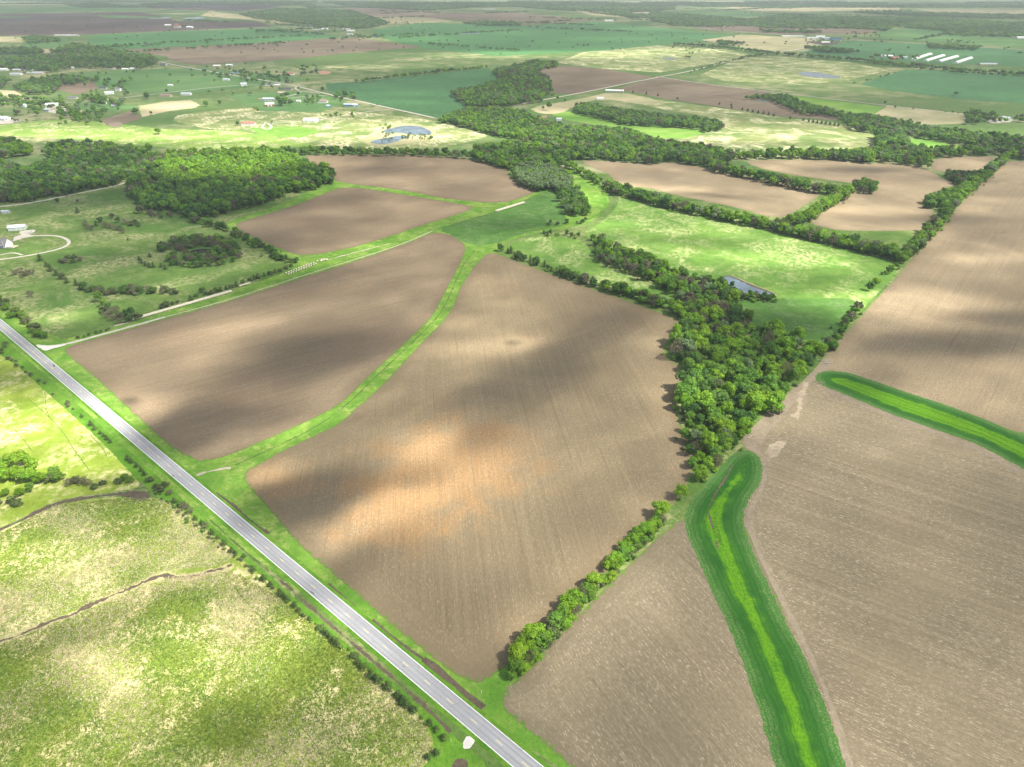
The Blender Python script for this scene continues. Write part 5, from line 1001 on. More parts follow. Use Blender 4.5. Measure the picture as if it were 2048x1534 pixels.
B = [
 (497,250,24,14,3.4,3.2,10,'white_siding','red_shingle','white house with red brown hipped roof at the drive loop in the pale meadow','house',.8,4,0),
 (622,243,26,14,3.6,2.6,-5,'white_metal','white_metal','bright white metal barn standing alone on the farm drive','barn',0,0,3),
 (540,212,18,11,4.4,3.2,15,'red_siding','white_metal','dark red barn with white roof in the homestead paddocks','barn',0,0,2),
 (538,201,26,11,4.0,2.2,-3,'grey_siding','silver_metal','long grey blue metal building right behind the red barn','barn',0,0,3),
 (521,200,9,5,2.6,1.2,0,'tan_siding','rust_metal','little tan shed left of the grey blue metal building','shed',0,0,1),
 (700,212,26,9,3.4,1.8,-6,'blue_siding','silver_metal','bright blue house beside the gravel road','house',0,4,0),
 (711,213,10,8,3.6,1.8,-6,'blue_siding','white_metal','blue garage at the right end of the blue house','garage',0,0,1),
 (657,214,8,6,3,1.6,0,'blue_siding','silver_metal','small bright blue shed below the tan hipped house','shed',0,0,1),
 (646,205,20,17,3.4,3.6,0,'white_siding','brown_shingle','white house with tan hipped roof among the yard trees','house',.95,4,0),
 (598,204,9,6,2.6,1.4,0,'white_siding','white_metal','little white shed on the open lawn between barn and tan hipped house','shed',0,0,1),
 (574,180,26,12,3.2,2.6,-8,'tan_siding','dark_shingle','house with a nearly black roof inside the forked driveway','house',.6,5,0),
 (565,188,20,10,3.4,2.0,-10,'tan_siding','tan_siding','tan shed with pale roof at the end of the forked driveway','shed',0,0,2),
 (540,171,22,11,3.3,2.4,5,'white_siding','grey_shingle','white house with grey roof behind the yard trees left of the black roofed one','house',.5,4,0),
 (556,172,12,8,3,1.8,0,'grey_siding','white_metal','small white roofed garage between two houses in the hamlet','garage',0,0,1),
 (488,172,15,12,5.5,3.0,20,'white_siding','silver_metal','tall white two storey house at the lane end','house',0,4,0),
 (453,161,16,9,3.2,2.2,0,'white_siding','silver_metal','white house half hidden by trees left of the hamlet','house',0,3,0),
 (578,149,30,15,3.4,3.6,0,'white_siding','red_shingle','large red roofed house alone on the green slope beyond the hamlet','house',.7,5,0),
 (435,134,22,14,4,2.4,0,'tan_siding','white_metal','white roofed house on the rise beyond the county road','house',0,3,0),
 (459,132,20,12,3.6,2.0,5,'white_siding','white_metal','long white shed right of the house on the rise','shed',0,0,3),
 (332,193,26,12,3.0,2.2,-3,'tan_siding','brown_shingle','low brown roofed house beside the lane','house',.4,5,0),
 (373,190,22,11,3.6,2.0,0,'white_siding','silver_metal','long white shed with blue grey roof on the lane','shed',0,0,4),
 (341,172,12,7,2.8,1.2,0,'white_siding','white_metal','tiny white shed alone in the green paddock','shed',0,0,1),
 (219,188,20,12,3.6,2.6,30,'white_siding','silver_metal','pale blue roofed house among the dark trees on the left','house',0,3,0),
 (237,182,12,9,5.2,2.6,0,'white_siding','grey_shingle','tall narrow white house among the dark trees on the left','house',0,3,0),
 (207,178,18,9,3.0,2.0,-5,'grey_siding','dark_shingle','dark roofed shed at the corner of the bare paddock','shed',0,0,2),
 (146,197,20,9,3.0,2.0,0,'white_siding','grey_shingle','white bungalow among trees above the short green field','house',.5,4,0),
 (105,212,24,12,3.6,2.6,10,'white_siding','white_metal','large pale roofed shed in the cluttered farmyard','shed',0,0,3),
 (96,222,14,8,3.0,1.8,-20,'grey_siding','silver_metal','small grey shed in the cluttered farmyard','shed',0,0,1),
 (112,221,12,7,3.0,1.6,20,'white_siding','rust_metal','rusty roofed shed in the cluttered farmyard','shed',0,0,1),
 (209,208,9,6,2.6,1.4,0,'white_siding','white_metal','small white shed half hidden below the dark trees','shed',0,0,1),
 (228,213,8,5,2.6,1.4,0,'white_siding','silver_metal','small grey roofed shed half hidden below the dark trees','shed',0,0,1),
 (48,214,10,8,4.6,2.0,0,'white_siding','white_metal','tall little white house by the left lane','house',0,3,0),
 (4,240,30,17,4.4,3.0,-12,'white_siding','white_metal','very large white roofed barn at the left border','barn',0,0,4),
 (5,206,16,9,3.2,2.0,0,'white_siding','brown_shingle','brown roofed house at the left border','house',0,3,0),
 (8,141,26,14,4,2.6,0,'white_siding','white_metal','white shed at the far left settlement edge','shed',0,0,3),
 (35,142,22,12,3.6,2.4,5,'tan_siding','silver_metal','tan building at the far left settlement','house',0,3,0),
 (58,141,24,12,3.6,2.4,0,'white_siding','grey_shingle','grey roofed building at the far left settlement','house',0,3,0),
 (72,148,44,15,4,2.4,0,'tan_siding','silver_metal','longest building of the far left settlement','shed',0,0,5),
 (33,150,30,14,3.8,2.4,0,'white_siding','silver_metal','pale blue roofed building of the far left settlement','shed',0,0,3),
 (143,137,20,10,3.4,2,0,'white_siding','white_metal','small white building at the edge of the far left wood','shed',0,0,2),
 (222,138,30,13,3.6,2.4,0,'white_siding','brown_shingle','brown and white house below the far left wood','house',.5,4,0),
 (251,140,18,10,3.2,2,0,'white_siding','white_metal','white shed right of the brown and white house','shed',0,0,2),
 (267,139,18,10,3.2,2,0,'white_siding','white_metal','second white shed right of the brown and white house','shed',0,0,2),
 (328,131,20,12,4,2.6,-15,'grey_siding','dark_shingle','dark roofed house at the county road bend','house',0,3,0),
 (182,109,44,18,4,2.4,5,'white_siding','white_metal','long white roofed shed on the far straw field','shed',0,0,4),
 (195,107,20,12,4,2.4,0,'grey_siding','silver_metal','short grey shed on the far straw field','shed',0,0,2),
 (134,72,120,16,4,2,0,'tan_siding','white_metal','very long low shed on the far dark field','shed',0,0,6),
 (337,52,40,22,6,4,0,'white_siding','white_metal','white house group leftmost at the far farmstead','house',0,3,0),
 (355,55,38,20,6,4,10,'white_siding','brown_shingle','brown roofed barn in the middle of the far farmstead','barn',0,0,2),
 (354,51,30,18,6,4,0,'red_siding','red_shingle','dull red barn behind the brown roofed one','barn',0,0,2),
 (380,56,36,22,6,4,-10,'white_siding','white_metal','white barn rightmost at the far farmstead','barn',0,0,2),
 (693,60,44,22,5,3,0,'tan_siding','silver_metal','grey building left above the brown far field','shed',0,0,3),
 (702,63,40,20,5,3,0,'white_siding','white_metal','white building above the brown far field','shed',0,0,3),
 (749,74,36,16,4,3,5,'blue_siding','dark_shingle','dark roofed house at the tip of the far brown field','house',0,3,0),
 (700,70,30,16,4,3,0,'white_siding','silver_metal','pale house among far trees','house',0,3,0),
 (618,57,40,18,5,3,0,'white_siding','grey_shingle','grey roofed house at the far crossroads','house',0,3,0),
 (635,61,44,20,5,3,0,'tan_siding','silver_metal','silver roofed shed at the far crossroads','shed',0,0,3),
 (650,59,36,18,5,3,0,'white_siding','white_metal','white roofed shed at the far crossroads','shed',0,0,3),
 (683,52,50,22,5,3,0,'white_siding','silver_metal','long silver roofed shed beyond the far crossroads','shed',0,0,3),
 (1218,43,60,30,7,4,0,'white_siding','white_metal','big white barn on the horizon side of the green plain','barn',0,0,3),
 (978,20,120,30,6,4,0,'grey_siding','silver_metal','long grey shed near the horizon','shed',0,0,4),
 (1625,78,60,20,5,3,0,'white_siding','silver_metal','silver roofed barn left in the far farm complex','barn',0,0,3),
 (1640,75,44,18,5,3,0,'white_siding','white_metal','white barn in the middle of the far farm complex','barn',0,0,3),
 (1655,79,50,20,6,3,0,'grey_siding','silver_metal','grey barn in the middle of the far farm complex','barn',0,0,3),
 (1670,80,46,26,7,4,-10,'blue_siding','dark_shingle','dark blue grey barn at the right end of the far farm complex','barn',0,0,3),
 (1650,86,40,14,4,2,10,'white_siding','white_metal','low white shed in front of the far farm complex','shed',0,0,3),
 (1585,74,110,16,4,2,0,'tan_siding','white_metal','long thin white shed left of the far farm complex','shed',0,0,6),
 (1773,114,40,16,4,3,-5,'white_siding','white_metal','white roofed farm building left of the four long poultry houses','shed',0,0,3),
 (1790,119,24,12,5,4,10,'red_siding','red_shingle','small dull red barn left of the four long poultry houses','barn',0,0,1),
 (1808,116,20,12,4,2,0,'white_siding','silver_metal','small pale shed just left of the first poultry house','shed',0,0,1),
 (1975,130,56,14,4,2,0,'tan_siding','silver_metal','grey roofed shed right below the poultry houses','shed',0,0,4),
 (2022,73,50,22,6,3,0,'white_siding','white_metal','white farm building at the right border of the plain','shed',0,0,3),
 (2042,77,60,24,6,3,10,'white_siding','white_metal','second white farm building at the right border','shed',0,0,3),
 (1985,239,16,9,3.4,2.4,10,'white_siding','white_metal','white roofed farmhouse in the far right farmyard','house',0,3,0),
 (1999,238,18,10,3.4,2.2,-10,'grey_siding','silver_metal','grey shed in the middle of the far right farmyard','shed',0,0,2),
 (2012,239,12,8,3,2,0,'white_siding','silver_metal','small pale shed right in the far right farmyard','shed',0,0,1),
 (1992,243,14,8,3,1.8,30,'grey_siding','rust_metal','rusty shed in front of the far right farmyard','shed',0,0,1),
 (1085,238,16,9,3.4,2.4,0,'tan_siding','rust_metal','tan barn at the edge of the creek wood clearing','barn',0,0,1),
 (1118,241,10,7,3,2,0,'white_siding','silver_metal','small pale shed hidden at the creek wood clearing','shed',0,0,1),
 (1229,184,44,12,3.6,2,-14,'tan_siding','white_metal','long low white roofed shed on the ridge by the brown field','shed',0,0,4),
 (1200,199,14,8,3,2,0,'white_siding','white_metal','small white shed above the mid wood','shed',0,0,1),
]
for a in B: house(a[0], a[1], *a[2:9], a[9], a[10], hip=a[11], wins=a[12], big=a[13], grp='houses and sheds across the farmland')
nm4 = ['first and leftmost', 'second', 'third', 'fourth and rightmost']
for i, (p0, p1) in enumerate([((1823,121),(1860,109)), ((1850,123),(1886,112)), ((1877,124),(1913,114)), ((1910,127),(1941,117))]):
    q0, q1 = Vector(G(*p0)), Vector(G(*p1)); c = (q0+q1)/2; Lh = (q1-q0).length; ang = math.degrees(math.atan2((q1-q0).y, (q1-q0).x))
    o = empty('poultry_house', (c.x, c.y, 0), R(ang)); tag(o, f'long white poultry house, {nm4[i]} of the four in a row', 'poultry house', 'row of long poultry houses')
    gable(o, Lh, 15, 3.4, 3.2, 'white_metal', 'white_metal', .5)
    windows(o, [-Lh/2+Lh/7*(k+1) for k in range(6)], -7.5, .8, Lh/9, 1.4, 'side_curtain', 'grey_siding'); 
# reddish bare yards
sheet('yard', [(632,144),(650,141),(664,145),(655,149),(638,148)], M['terracotta_ground'], .3, rounds=1)
sheet('yard', [(85,215),(125,208),(135,222),(120,228),(95,224)], M['gravel'], .14, rounds=1); sheet('yard', [(0,238),(30,236),(45,242),(10,249),(-30,246)], M['gravel'], .14, rounds=1)
sheet('yard', [(1970,240),(2020,236),(2030,243),(1985,248)], M['gravel'], .14, rounds=1); sheet('yard', [(1600,82),(1680,84),(1670,90),(1640,90)], M['fsoil_d'], .4, rounds=1)
sheet('dry_pond', [(215,246),(240,243),(248,250),(235,256),(218,252)], M['bare'], .16, rounds=1)
# ------------------------------------------------------------------ hay bales
def bale_meshes():
    n = 14; r = .78; h = .72; m = MB(); vs = []; prof = [(-h,.66),(-h*.93,.76),(0,.80),(h*.93,.76),(h,.66)]
    for y_, rr in prof: vs += [(rr*math.cos(2*math.pi*k/n), y_, .76+rr*math.sin(2*math.pi*k/n)*(.96)) for k in range(n)]
    fs = [(i*n+k, i*n+(k+1) % n, (i+1)*n+(k+1) % n, (i+1)*n+k) for i in range(4) for k in range(n)]; m.add(vs, fs)
    e = MB()
    for s in (-1, 1):
        c = [(rr*math.cos(2*math.pi*k/n), s*(h+dz), .76+rr*math.sin(2*math.pi*k/n)*.96) for rr, dz in ((.66,0),(.35,.03)) for k in range(n)]+[(0, s*(h+.0), .76)]
        f = [(k, (k+1) % n, n+(k+1) % n, n+k) for k in range(n)]+[(n+k, n+(k+1) % n, 2*n) for k in range(n)]; e.add(c, [t if s < 0 else t[::-1] for t in f])
    return m.mesh('wrap', M['hay'], True), e.mesh('end_face', M['hay_end'])
BW, BE = bale_meshes()
def bale_row(p0, p1, spacing, label, group, offs=(-.95, .95), skip=0, stagger=0, jit=.08, turn=90):
    a, b = Vector(G(*p0)), Vector(G(*p1)); d = (b-a).normalized(); nn = Vector((-d.y, d.x)); n = int((b-a).length/spacing); ang = math.atan2(d.y, d.x)
    for s, of in enumerate(offs):
        for i in range(n):
            if random.random() < skip: continue
            p = a+d*(i*spacing+s*stagger+random.uniform(-jit, jit))+nn*(of+random.uniform(-jit, jit))
            o = empty('hay_bale', (p.x, p.y, 0), ang-R(90)+random.uniform(-.06, .06)+R(turn)-R(90)); k = random.uniform(.93, 1.04); o.scale = (k*1.0, k, k)
            tag(o, label, 'hay bale', group); link('wrap', BW, o); link('end_face', BE, o)
bale_row((262,641), (468,582), 1.5, 'weathered round hay bale in the long double row along the field track', 'hay bales of the long double row')
bale_row((480,573), (506,566), 1.5, 'pale round hay bale in the short single row past the long double row', 'hay bales of the short single row', offs=(0,))
bale_row((574,549), (637,525), 3.0, 'round hay bale in the staggered double row with gaps by the hedge', 'hay bales of the staggered rows', offs=(-1.9, 1.9), stagger=.6, jit=.15, turn=115)
bale_row((636,524), (662,518), 2.0, 'broken tumbled hay bale past the staggered rows', 'collapsed hay bales', offs=(-.9, 1.2), skip=.3, jit=.8, turn=40)
bale_row((992,423), (1050,405), 1.75, 'white round hay bale in the double row at the green corner meadow', 'hay bales of the corner meadow', offs=(-1.3, 1.3), stagger=.5)
strip('spilled_hay', [(655,520),(690,510),(740,497),(780,487)], 1.5, M['mudpale'], .034, jit=.5, step=1, var=.6)
strip('spilled_hay', [(228,652),(245,648),(262,643)], 2.2, M['mudpale'], .034, jit=.5, step=1, var=.3)
# ------------------------------------------------------------------ utility poles
def pole(px, py, label, h=11, grp='utility poles along the lanes'):
    x, y = G(px, py); o = empty('utility_pole', (x, y, 0), R(random.uniform(0, 180))); tag(o, label, 'utility pole', grp)
    m = MB(); m.tube([(0,0,-.3),(0,0,h)], [.17,.11], 8); m.build('post', M['pole_wood'], o)
    m = MB(); m.box(-1.2, 1.2, -.17, -.05, h-.9, h-.75); c = m.build('crossarm', M['pole_wood'], o)
    for dx in (-1.1, 0, 1.1): m = MB(); m.tube([(dx,-.11,h-.75),(dx,-.11,h-.55)], [.06,.04], 6); m.build('insulator', M['porcelain'], c)
for px_, py_, l in [(580,284,'leftmost utility pole in the pale meadow above the wood'),(662,272,'utility pole in the pale meadow left of the big pond'),(737,262,'utility pole just left of the big pond'),(805,249,'utility pole at the far bank of the big pond'),(69,410,'leaning utility pole by the lane at the farm wood'),(866,240,'utility pole where the county road meets the creek wood'),
  (783,222,'utility pole at the drive junction'),(717,203,'thin white utility pole beside the blue house'),(301,265,'utility pole in the straw strip by the round tree'),(203,270,'utility pole above the left wood'),(995,213,'utility pole in front of the creek wood at the lane'),(1150,186,'utility pole where the gravel road climbs to the brown field')]: pole(px_, py_, l)
# ------------------------------------------------------------------ marker posts
def marker(px, py, label):
    x, y = G(px, py); o = empty('marker_post', (x, y, 0)); tag(o, label, 'marker post', 'marker posts')
    m = MB(); m.tube([(0,0,0),(0,0,1.3)], [.07,.07], 8); m.build('post', M['white_metal'], o); m = MB(); m.tube([(0,0,1.3),(0,0,1.5)], [.1,.08], 8); m.build('cap', M['yellow_paint'], o)
marker(963, 1386, 'short white marker post on the grass where the hedge meets the road'); marker(902, 1483, 'short white marker post by the gravel entrance')
# ------------------------------------------------------------------ dead wood
def dead(px, py, L, ang, label, standing=False):
    x, y = G(px, py); o = empty('dead_tree' if standing else 'fallen_log', (x, y, 0), R(ang)); tag(o, label, 'dead tree' if standing else 'log', 'dead wood at the field edges')
    m = MB(); rg = random.Random(int(px))
    if standing:
        m.tube([(0,0,-.1),(.1,0,L*.4),(.3,.2,L)], [.3,.2,.05], 7); m.build('trunk', M['pale_bark'], o)
        for k in range(7):
            a = k*.9; z = L*(.3+.09*k); b = MB(); r = L*.35; b.tube([(.1,0,z),(math.cos(a)*r*.5,math.sin(a)*r*.5,z+r*.35),(math.cos(a)*r,math.sin(a)*r,z+r*.8)], [.1,.06,.02], 5); b.build('limb', M['pale_bark'], o)
    else:
        m.tube([(-L/2,0,.25),(0,.2,.3),(L/2,.5,.35)], [.28,.22,.08], 7); m.build('trunk', M['pale_bark'], o)
        for k in range(4):
            xx = -L*.2+k*L*.2; s = 1 if k % 2 else -1; b = MB(); b.tube([(xx,.15,.3),(xx+.9,s*1.2,.7),(xx+1.6,s*1.9,1.0)], [.12,.07,.03], 5); b.build('limb', M['pale_bark'], o)
dead(1764,582,7,0,'bleached dead tree standing at the edge of the eastern field',True); dead(1532,818,7,0,'pale leafless tree at the right edge of the grove',True); dead(1640,694,6,40,'grey leafless tree at the top corner of the grove',True); dead(1546,805,6,70,'second pale leafless tree at the right edge of the grove',True)
dead(1196,1180,5,0,'white barked dead tree on the right side of the roadside hedge',True)
dead(1784,578,4,10,'short bleached log on bare earth beside the bleached dead tree'); dead(1643,722,6,-30,'fallen pale log at the top corner of the grove'); dead(1655,727,5,-10,'second fallen log beside the first at the top corner of the grove'); dead(1640,766,4,-35,'log lying at the tip of the right grass strip'); dead(1502,874,5,30,'fallen branch on bare earth at the lower grove corner')
# ------------------------------------------------------------------ motorcycle with rider on the road
def motorbike():
    t = (Vector(G(109, 733))-A0).dot(RDV); p = road_pt(t, 1.75); o = empty('motorcycle', (*p, .165), math.atan2(-RDV.y, -RDV.x)); tag(o, 'dark motorcycle ridden along the upper end of the paved road', 'motorcycle')
    for x in (-.75, .75):
        m = MB(); n = 16; ring = [(x+.31*math.cos(2*math.pi*k/n), 0, .31+.31*math.sin(2*math.pi*k/n)) for k in range(n+1)]
        m.tube([Vector(r) for r in ring], [.06]*(n+1), 6, False); w_ = m.build('wheel', M['black_rubber'], o); h = MB(); h.tube([(x,-.05,.31),(x,.05,.31)], [.2,.2], 12); h.build('rim', M['chrome'], w_)
    m = MB(); m.tube([(-.75,0,.34),(-.3,0,.6),(.2,0,.78),(.5,0,.85)], [.06,.17,.19,.08], 8); m.box(-.25,.3,-.17,.17,.3,.62); m.build('body', M['black_paint'], o)
    m = MB(); m.tube([(.75,-.12,.31),(.45,-.12,1.0)], [.035,.035], 6); m.tube([(.75,.12,.31),(.45,.12,1.0)], [.035,.035], 6); m.build('fork', M['chrome'], o)
    m = MB(); m.tube([(.35,-.4,1.05),(.45,0,1.02),(.35,.4,1.05)], [.025,.03,.025], 6); m.build('handlebar', M['chrome'], o)
    m = MB(); m.tube([(-.75,0,.78),(-.35,0,.82),(.0,0,.84)], [.1,.15,.12], 8); m.build('seat', M['cloth_dark'], o)
    m = MB(); m.tube([(.55,0,.88),(.66,0,.88)], [.1,.12], 10); m.build('headlight', M['chrome'], o)
    # the rider: one skinned body
    r = empty('person', (*p, .165), math.atan2(-RDV.y, -RDV.x)); tag(r, 'rider in dark clothes sitting on the motorcycle', 'person')
    J = [(-.28,0,.92),(-.22,0,1.15),(-.1,0,1.40),(-.04,0,1.52),(.0,0,1.60),(.02,0,1.74),(-.1,.2,1.40),(.12,.33,1.2),(.33,.38,1.08),(-.1,-.2,1.40),(.12,-.33,1.2),(.33,-.38,1.08),(-.2,.12,.9),(.15,.24,.82),(.0,.24,.42),(.13,.24,.36),(-.2,-.12,.9),(.15,-.24,.82),(.0,-.24,.42),(.13,-.24,.36)]
    E = [(0,1),(1,2),(2,3),(3,4),(4,5),(2,6),(6,7),(7,8),(2,9),(9,10),(10,11),(0,12),(12,13),(13,14),(14,15),(0,16),(16,17),(17,18),(18,19)]
    rad = [.15,.14,.15,.07,.09,.10,.07,.05,.04,.07,.05,.04,.1,.08,.055,.05,.1,.08,.055,.05]
    me = bpy.data.meshes.new('body'); me.from_pydata(J, E, []); me.materials.append(M['cloth_dark']); b = link('body', me, r)
    s = b.modifiers.new('skin', 'SKIN'); b.modifiers.new('sub', 'SUBSURF').levels = 1
    for i, sv in enumerate(me.skin_vertices[0].data): sv.radius = (rad[i], rad[i]); sv.use_root = (i == 0)
    m = MB(); n = 8; c = [(.02+.14*math.sin(math.pi*i/6)*math.cos(2*math.pi*k/n), .13*math.sin(math.pi*i/6)*math.sin(2*math.pi*k/n), 1.70+.15*math.cos(math.pi*i/6)) for i in range(1, 5) for k in range(n)]+[(.02,0,1.85)]
    m.add(c, [(i*n+k, (i+1)*n+k, (i+1)*n+(k+1) % n, i*n+(k+1) % n) for i in range(3) for k in range(n)]+[(k, (k+1) % n, 4*n) for k in range(n)]); m.build('helmet', M['black_paint'], r, True)
motorbike()
def car(px, py, ang, paint, label, L=4.8):
    x, y = G(px, py); o = empty('parked_car' if paint != 'dark_car_paint' else 'car', (x, y, .06 if depth(x, y) > 900 else .045), R(ang)); o.location.z += .35 if depth(x, y) > 900 else 0; tag(o, label, 'car')
    m = MB(); w_ = .9; P = [(-L/2,.35),(-L/2,.95),(-L*.42,1.0),(-L*.33,1.55),(.1*L,1.6),(.22*L,1.05),(L*.46,.9),(L/2,.6),(L/2,.35)]
    n = len(P); vs = [(a, -w_, b) for a, b in P]+[(a, w_, b) for a, b in P]; m.add(vs, [(k, (k+1) % n, n+(k+1) % n, n+k) for k in range(n)]+[tuple(range(n-1,-1,-1)), tuple(range(n, 2*n))]); m.build('body', M[paint], o)
    m = MB(); m.add([(-L*.3,-.93,1.05),(.08*L,-.93,1.05),(.06*L,-.93,1.5),(-L*.27,-.93,1.5)], [(0,1,2,3)]); m.add([(-L*.3,.93,1.05),(.08*L,.93,1.05),(.06*L,.93,1.5),(-L*.27,.93,1.5)], [(3,2,1,0)]); m.add([(.125*L,-.8,1.56),(.125*L,.8,1.56),(.228*L,.8,1.08),(.228*L,-.8,1.08)], [(0,1,2,3),(3,2,1,0)]); m.build('window_glass', M['glass'], o)
    for sx in (-L*.3, L*.3):
        for sy in (-.85, .85): m = MB(); m.tube([(sx,sy-.1,.33),(sx,sy+.1,.33)], [.33,.33], 12); m.build('wheel', M['black_rubber'], o)
car(755, 210, -28, 'dark_car_paint', 'dark car driving along the gravel road past the blue house')
car(62, 466, 20, 'white_car_paint', 'white car parked in the yard before the pale metal barn')
# ------------------------------------------------------------------ light, air
SUN_EL, SUN_AZ = R(52), R(112)          # azimuth clockwise from +Y
SD = Vector((math.sin(SUN_AZ)*math.cos(SUN_EL), math.cos(SUN_AZ)*math.cos(SUN_EL), math.sin(SUN_EL)))
w = bpy.data.worlds.new('World'); sc.world = w; w.use_nodes = True; nt = w.node_tree
sky = nt.nodes.new('ShaderNodeTexSky'); sky.sky_type = 'NISHITA'; sky.sun_disc = False; sky.sun_elevation = SUN_EL; sky.sun_rotation = SUN_AZ
sky.dust_density = 1.5; sky.air_density = 1.0
bg = nt.nodes['Background']; nt.links.new(sky.outputs[0], bg.inputs[0]); bg.inputs[1].default_value = .08
sl = bpy.data.lights.new('sun', 'SUN'); sl.energy = 5.0; sl.angle = R(1.0); sl.color = (1, .95, .86)
so = bpy.data.objects.new('sun', sl); COL.objects.link(so); so.rotation_euler = (-SD).to_track_quat('-Z', 'Y').to_euler()
vs = sc.view_settings; vs.view_transform = 'Standard'; vs.look = 'None'; vs.gamma = 1; vs.exposure = EXPO
# unseen cloud banks, thickness shaped to cast shade and leave sun patches
cm = bpy.data.materials.new('cloud_vapour'); cm.use_nodes = True; t = cm.node_tree; t.nodes.clear()
oo = t.nodes.new('ShaderNodeOutputMaterial'); sv = t.nodes.new('ShaderNodeVolumeScatter'); sv.inputs['Density'].default_value = .1; sv.inputs['Anisotropy'].default_value = .3
sv.inputs['Color'].default_value = (.97,.97,1,1); t.links.new(sv.outputs[0], oo.inputs['Volume'])
def g2(X, Y, px, py, rx, ry, ang=0):
    gx, gy = G(px, py); c, s = math.cos(ang), math.sin(ang); u = (X-gx)*c+(Y-gy)*s; v = -(X-gx)*s+(Y-gy)*c
    return np.exp(-((u/rx)**2+(v/ry)**2))
def vnoise(X, Y, L, seed):
    r = np.random.default_rng(seed); n = 64; T = r.uniform(0, 1, (n, n)); x = X/L; y = Y/L; xi = np.floor(x).astype(int); yi = np.floor(y).astype(int); fx = x-xi; fy = y-yi
    fx = fx*fx*(3-2*fx); fy = fy*fy*(3-2*fy); t = lambda a, b: T[a % n, b % n]
    return (t(xi,yi)*(1-fx)+t(xi+1,yi)*fx)*(1-fy)+(t(xi,yi+1)*(1-fx)+t(xi+1,yi+1)*fx)*fy
def fbm(X, Y, L, seed): return sum(vnoise(X+31*i, Y-17*i, L/2**i, seed+i)*.5**i for i in range(4))/1.875
def bank(x0, x1, y0, y1, cell, fn, label, alt=430):
    xs = np.arange(x0, x1+cell, cell); ys = np.arange(y0, y1+cell, cell); X, Y = np.meshgrid(xs, ys); od = fn(X, Y)
    ed = np.minimum.reduce([X-x0, x1-X, Y-y0, y1-Y])/(cell*(6 if cell < 20 else 3)); od = od*np.clip(ed, 0, 1)
    T = np.maximum(od, 0)*SD.z/(2*.1); wob = fbm(X, Y, cell*12, 5)*14; off = SD*(alt/SD.z)
    ny, nx = X.shape; bx, by = X.ravel()+off.x, Y.ravel()+off.y
    up = np.c_[bx, by, alt+wob.ravel()+T.ravel()]; dn = np.c_[bx, by, alt+wob.ravel()-T.ravel()]
    I = np.arange(nx*ny).reshape(ny, nx); q = np.stack([I[:-1,:-1], I[:-1,1:], I[1:,1:], I[1:,:-1]], -1).reshape(-1, 4); Tr = T.ravel()
    q = q[(Tr[q].max(1) > .06)]; V = np.vstack([up, dn]); N = nx*ny
    # weld where the thickness is nil
    z = Tr <= .06; V[:N][z, 2] = V[N:][z, 2] = (alt+wob.ravel())[z]; mp = np.arange(2*N); mp[N:][z] = np.arange(N)[z]
    q2 = mp[(q+N)[:, ::-1]]; used, inv = np.unique(np.concatenate([q.ravel(), q2.ravel()]), return_inverse=True)
    Q = inv.reshape(-1, 4); me = quads_mesh('shading_cloud_bank', V[used], Q, [cm]); o = link('shading_cloud_bank', me); tag(o, label, None, None, 'stuff')
BRIGHT = [(300,1330,110,60,0,.35),(200,1080,60,30,0,.3),(1470,740,60,60,0,.45),(1300,560,60,30,0,.4),(1100,300,170,40,0,.6),(1450,310,150,30,0,.5),(1480,430,90,20,R(-20),.5),(1680,490,60,20,R(-10),.6),(1060,355,40,20,0,.6),(1180,1160,40,16,R(50),.5),(230,830,38,22,0,1.3),(60,860,40,26,0,1.2),(200,930,26,12,0,.8),(30,1110,22,14,0,.9),(150,1115,11,8,0,.9),(440,1335,15,9,0,1.3),(270,1365,10,6,0,1.2),(560,1335,12,7,0,1.0),(625,1275,13,8,R(45),1.4),(500,1390,16,6,0,.5),(330,750,60,24,R(30),.6),(270,810,26,16,0,.6),(560,640,60,20,R(30),.5),
 (640,850,46,9,R(38),1.0),(800,720,30,9,R(50),.8),(980,695,40,14,R(10),1.1),(930,650,24,16,0,.8),(880,885,26,13,R(45),1.0),(805,1010,24,14,R(30),1.5),(540,955,18,10,R(20),1.1),(700,1085,20,8,R(45),.8),(930,940,24,18,0,.5),(1000,570,40,24,R(50),.45),(1330,690,26,14,0,.4),
 (1850,605,62,22,0,1.5),(1700,640,24,12,R(50),.8),(1960,520,50,18,0,.8),(2000,400,60,24,0,.5),(1560,520,80,30,R(-10),1.1),(1650,600,30,12,0,.9),(1260,450,40,14,0,.6),(1200,400,30,30,0,.9),(1390,820,22,36,0,.5),(1430,950,16,16,0,.8),(1320,1020,14,14,0,.6),(1070,1270,14,12,0,.8),(1350,380,130,26,R(-15),.8),(1750,420,90,26,0,.7),(1560,470,60,20,0,.5),
 (470,335,90,55,0,1.5),(330,350,40,30,0,.6),(120,640,26,12,R(30),1.0),(60,620,14,8,0,.4),(60,955,18,10,0,1.0),(240,450,60,20,0,.4),(600,270,130,40,0,1.2),(1100,270,80,30,0,.7),(1700,300,90,30,0,.9),(1850,290,60,20,0,.9)]
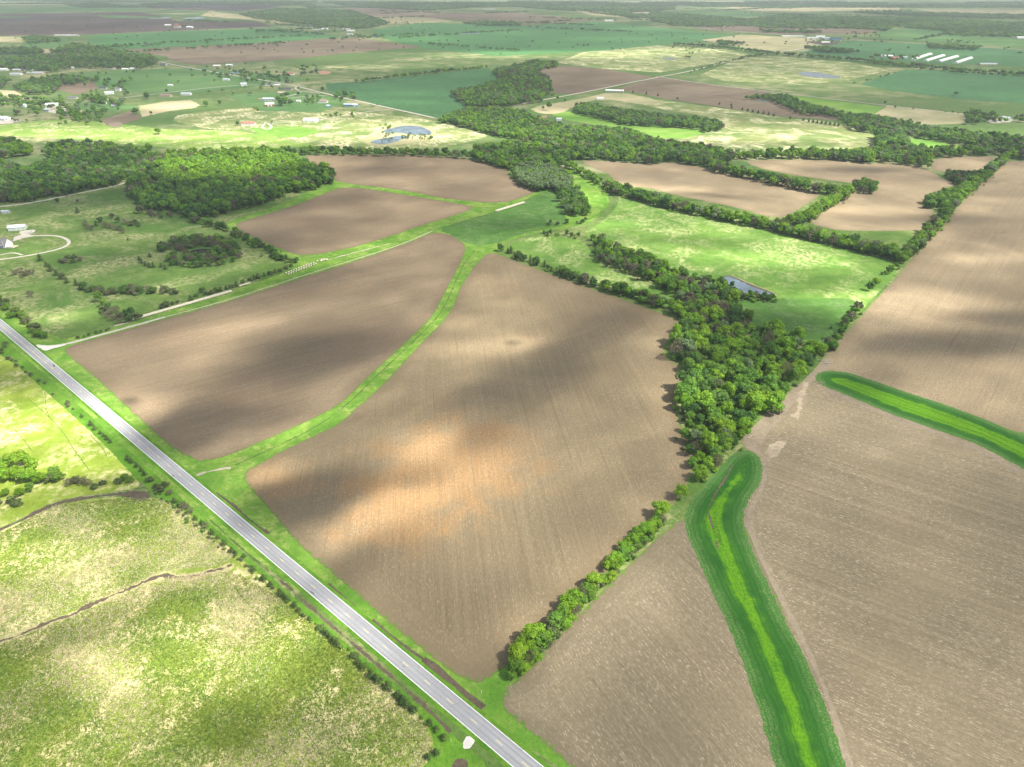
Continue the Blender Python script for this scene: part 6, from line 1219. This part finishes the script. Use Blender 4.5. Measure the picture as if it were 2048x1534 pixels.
DARK = [(660,715,46,22,R(35),2.2),(600,690,26,12,R(20),.8),(380,862,14,24,R(-20),2.6),(490,835,18,10,R(20),.9),(430,820,12,8,0,.7),(620,1005,26,13,R(40),2.6),(575,1000,16,8,0,.8),(700,975,16,7,0,.6),(855,965,17,9,R(40),.5),(560,570,90,18,R(30),.8),(1100,765,60,20,R(55),1.0),(1240,655,44,15,R(50),.9),(970,790,34,12,R(50),.9),(1130,700,40,12,R(50),.6),(800,820,20,8,R(40),.4),(730,1140,20,8,R(60),.7),(980,870,18,10,R(50),.6),
 (1960,690,50,16,R(8),1.9),(1800,690,30,12,R(20),1.0),(2040,640,30,14,0,1.3),(1750,760,40,14,R(40),.5),(1560,650,44,20,0,1.9),(1480,720,40,34,0,.5),(20,760,28,14,0,1.3),(280,975,26,8,0,.9),(110,1290,30,8,R(20),.8),(60,1420,30,14,0,.4),(540,1190,30,8,0,.4),(600,1480,30,8,0,.5),(330,640,90,22,R(30),.7),(400,500,110,40,R(20),.9),(120,400,160,40,0,.9),(480,420,110,34,R(20),1.3),(230,380,50,30,0,.8),
 (1030,450,50,24,0,.7),(1340,480,50,12,0,.4),(1440,392,34,10,R(-20),1.0),(1740,340,60,16,0,1.3),(1900,440,70,16,0,.8),(1930,360,40,16,0,1.0),(800,340,80,20,0,.4),(700,440,60,14,0,.3)]
def od_near(X, Y):
    o = .9+1.4*(fbm(X, Y, 75, 3)-.5)+0.8*(fbm(X, Y, 30, 9)-.5)
    m = np.ones_like(X)
    for b in BRIGHT: o = o-b[5]*g2(X, Y, *b[:5])*1.1
    for d in DARK: o = o+d[5]*g2(X, Y, *d[:5])*1.75
    o = o+.35*np.clip((X-60)/200, 0, 1)*np.clip((330-Y)/120, 0, 1)
    return np.maximum(o, 0)
BF = [(725,262,110,60,0,1.8),(600,258,240,50,0,1.3),(330,212,120,50,0,1.4),(100,268,200,50,0,.9),(820,208,90,26,0,1.0),(870,190,120,30,0,.5),(1500,275,260,50,0,1.0),(1150,225,100,26,0,1.2),(1130,108,500,130,0,1.3),(980,112,200,60,0,1.0),(1430,100,260,110,0,1.2),(700,135,260,50,0,.9),(1690,222,140,40,0,1.0),(1900,70,500,200,0,.7),(1230,200,160,30,0,.8),(1500,17,2500,500,0,1.0),(500,28,900,200,0,.6),(60,185,150,60,0,.8)]
def od_far(X, Y):
    o = 1.1+1.8*(fbm(X, Y, 420, 21)-.5)
    for b in BF: o = o-b[5]*g2(X, Y, *b[:5])
    return np.maximum(o, 0)
bank(-1000, 1300, -150, 1260, 10, od_near, 'unseen cloud shaped to shade the near fields in patches')
bank(-7000, 8000, 1255, 12000, 70, od_far, 'unseen cloud shaped to shade the far plain in patches')
# haze
hm = bpy.data.materials.new('haze_air'); hm.use_nodes = True; t = hm.node_tree; t.nodes.clear()
oo = t.nodes.new('ShaderNodeOutputMaterial'); pv = t.nodes.new('ShaderNodeVolumePrincipled'); pv.inputs['Density'].default_value = HAZE
pv.inputs['Color'].default_value = (.80,.92,1,1); pv.inputs['Anisotropy'].default_value = 0.0; t.links.new(pv.outputs[0], oo.inputs['Volume'])
mb = MB(); mb.box(-61000, 61000, -5000, 71000, -1, 236); o = mb.build('haze', hm); tag(o, None, None, None, 'stuff')
sc.cycles.use_denoising = True; sc.cycles.max_bounces = 5; sc.cycles.diffuse_bounces = 3; sc.cycles.transmission_bounces = 3; sc.cycles.volume_bounces = 0
sc.cycles.sample_clamp_indirect = 4
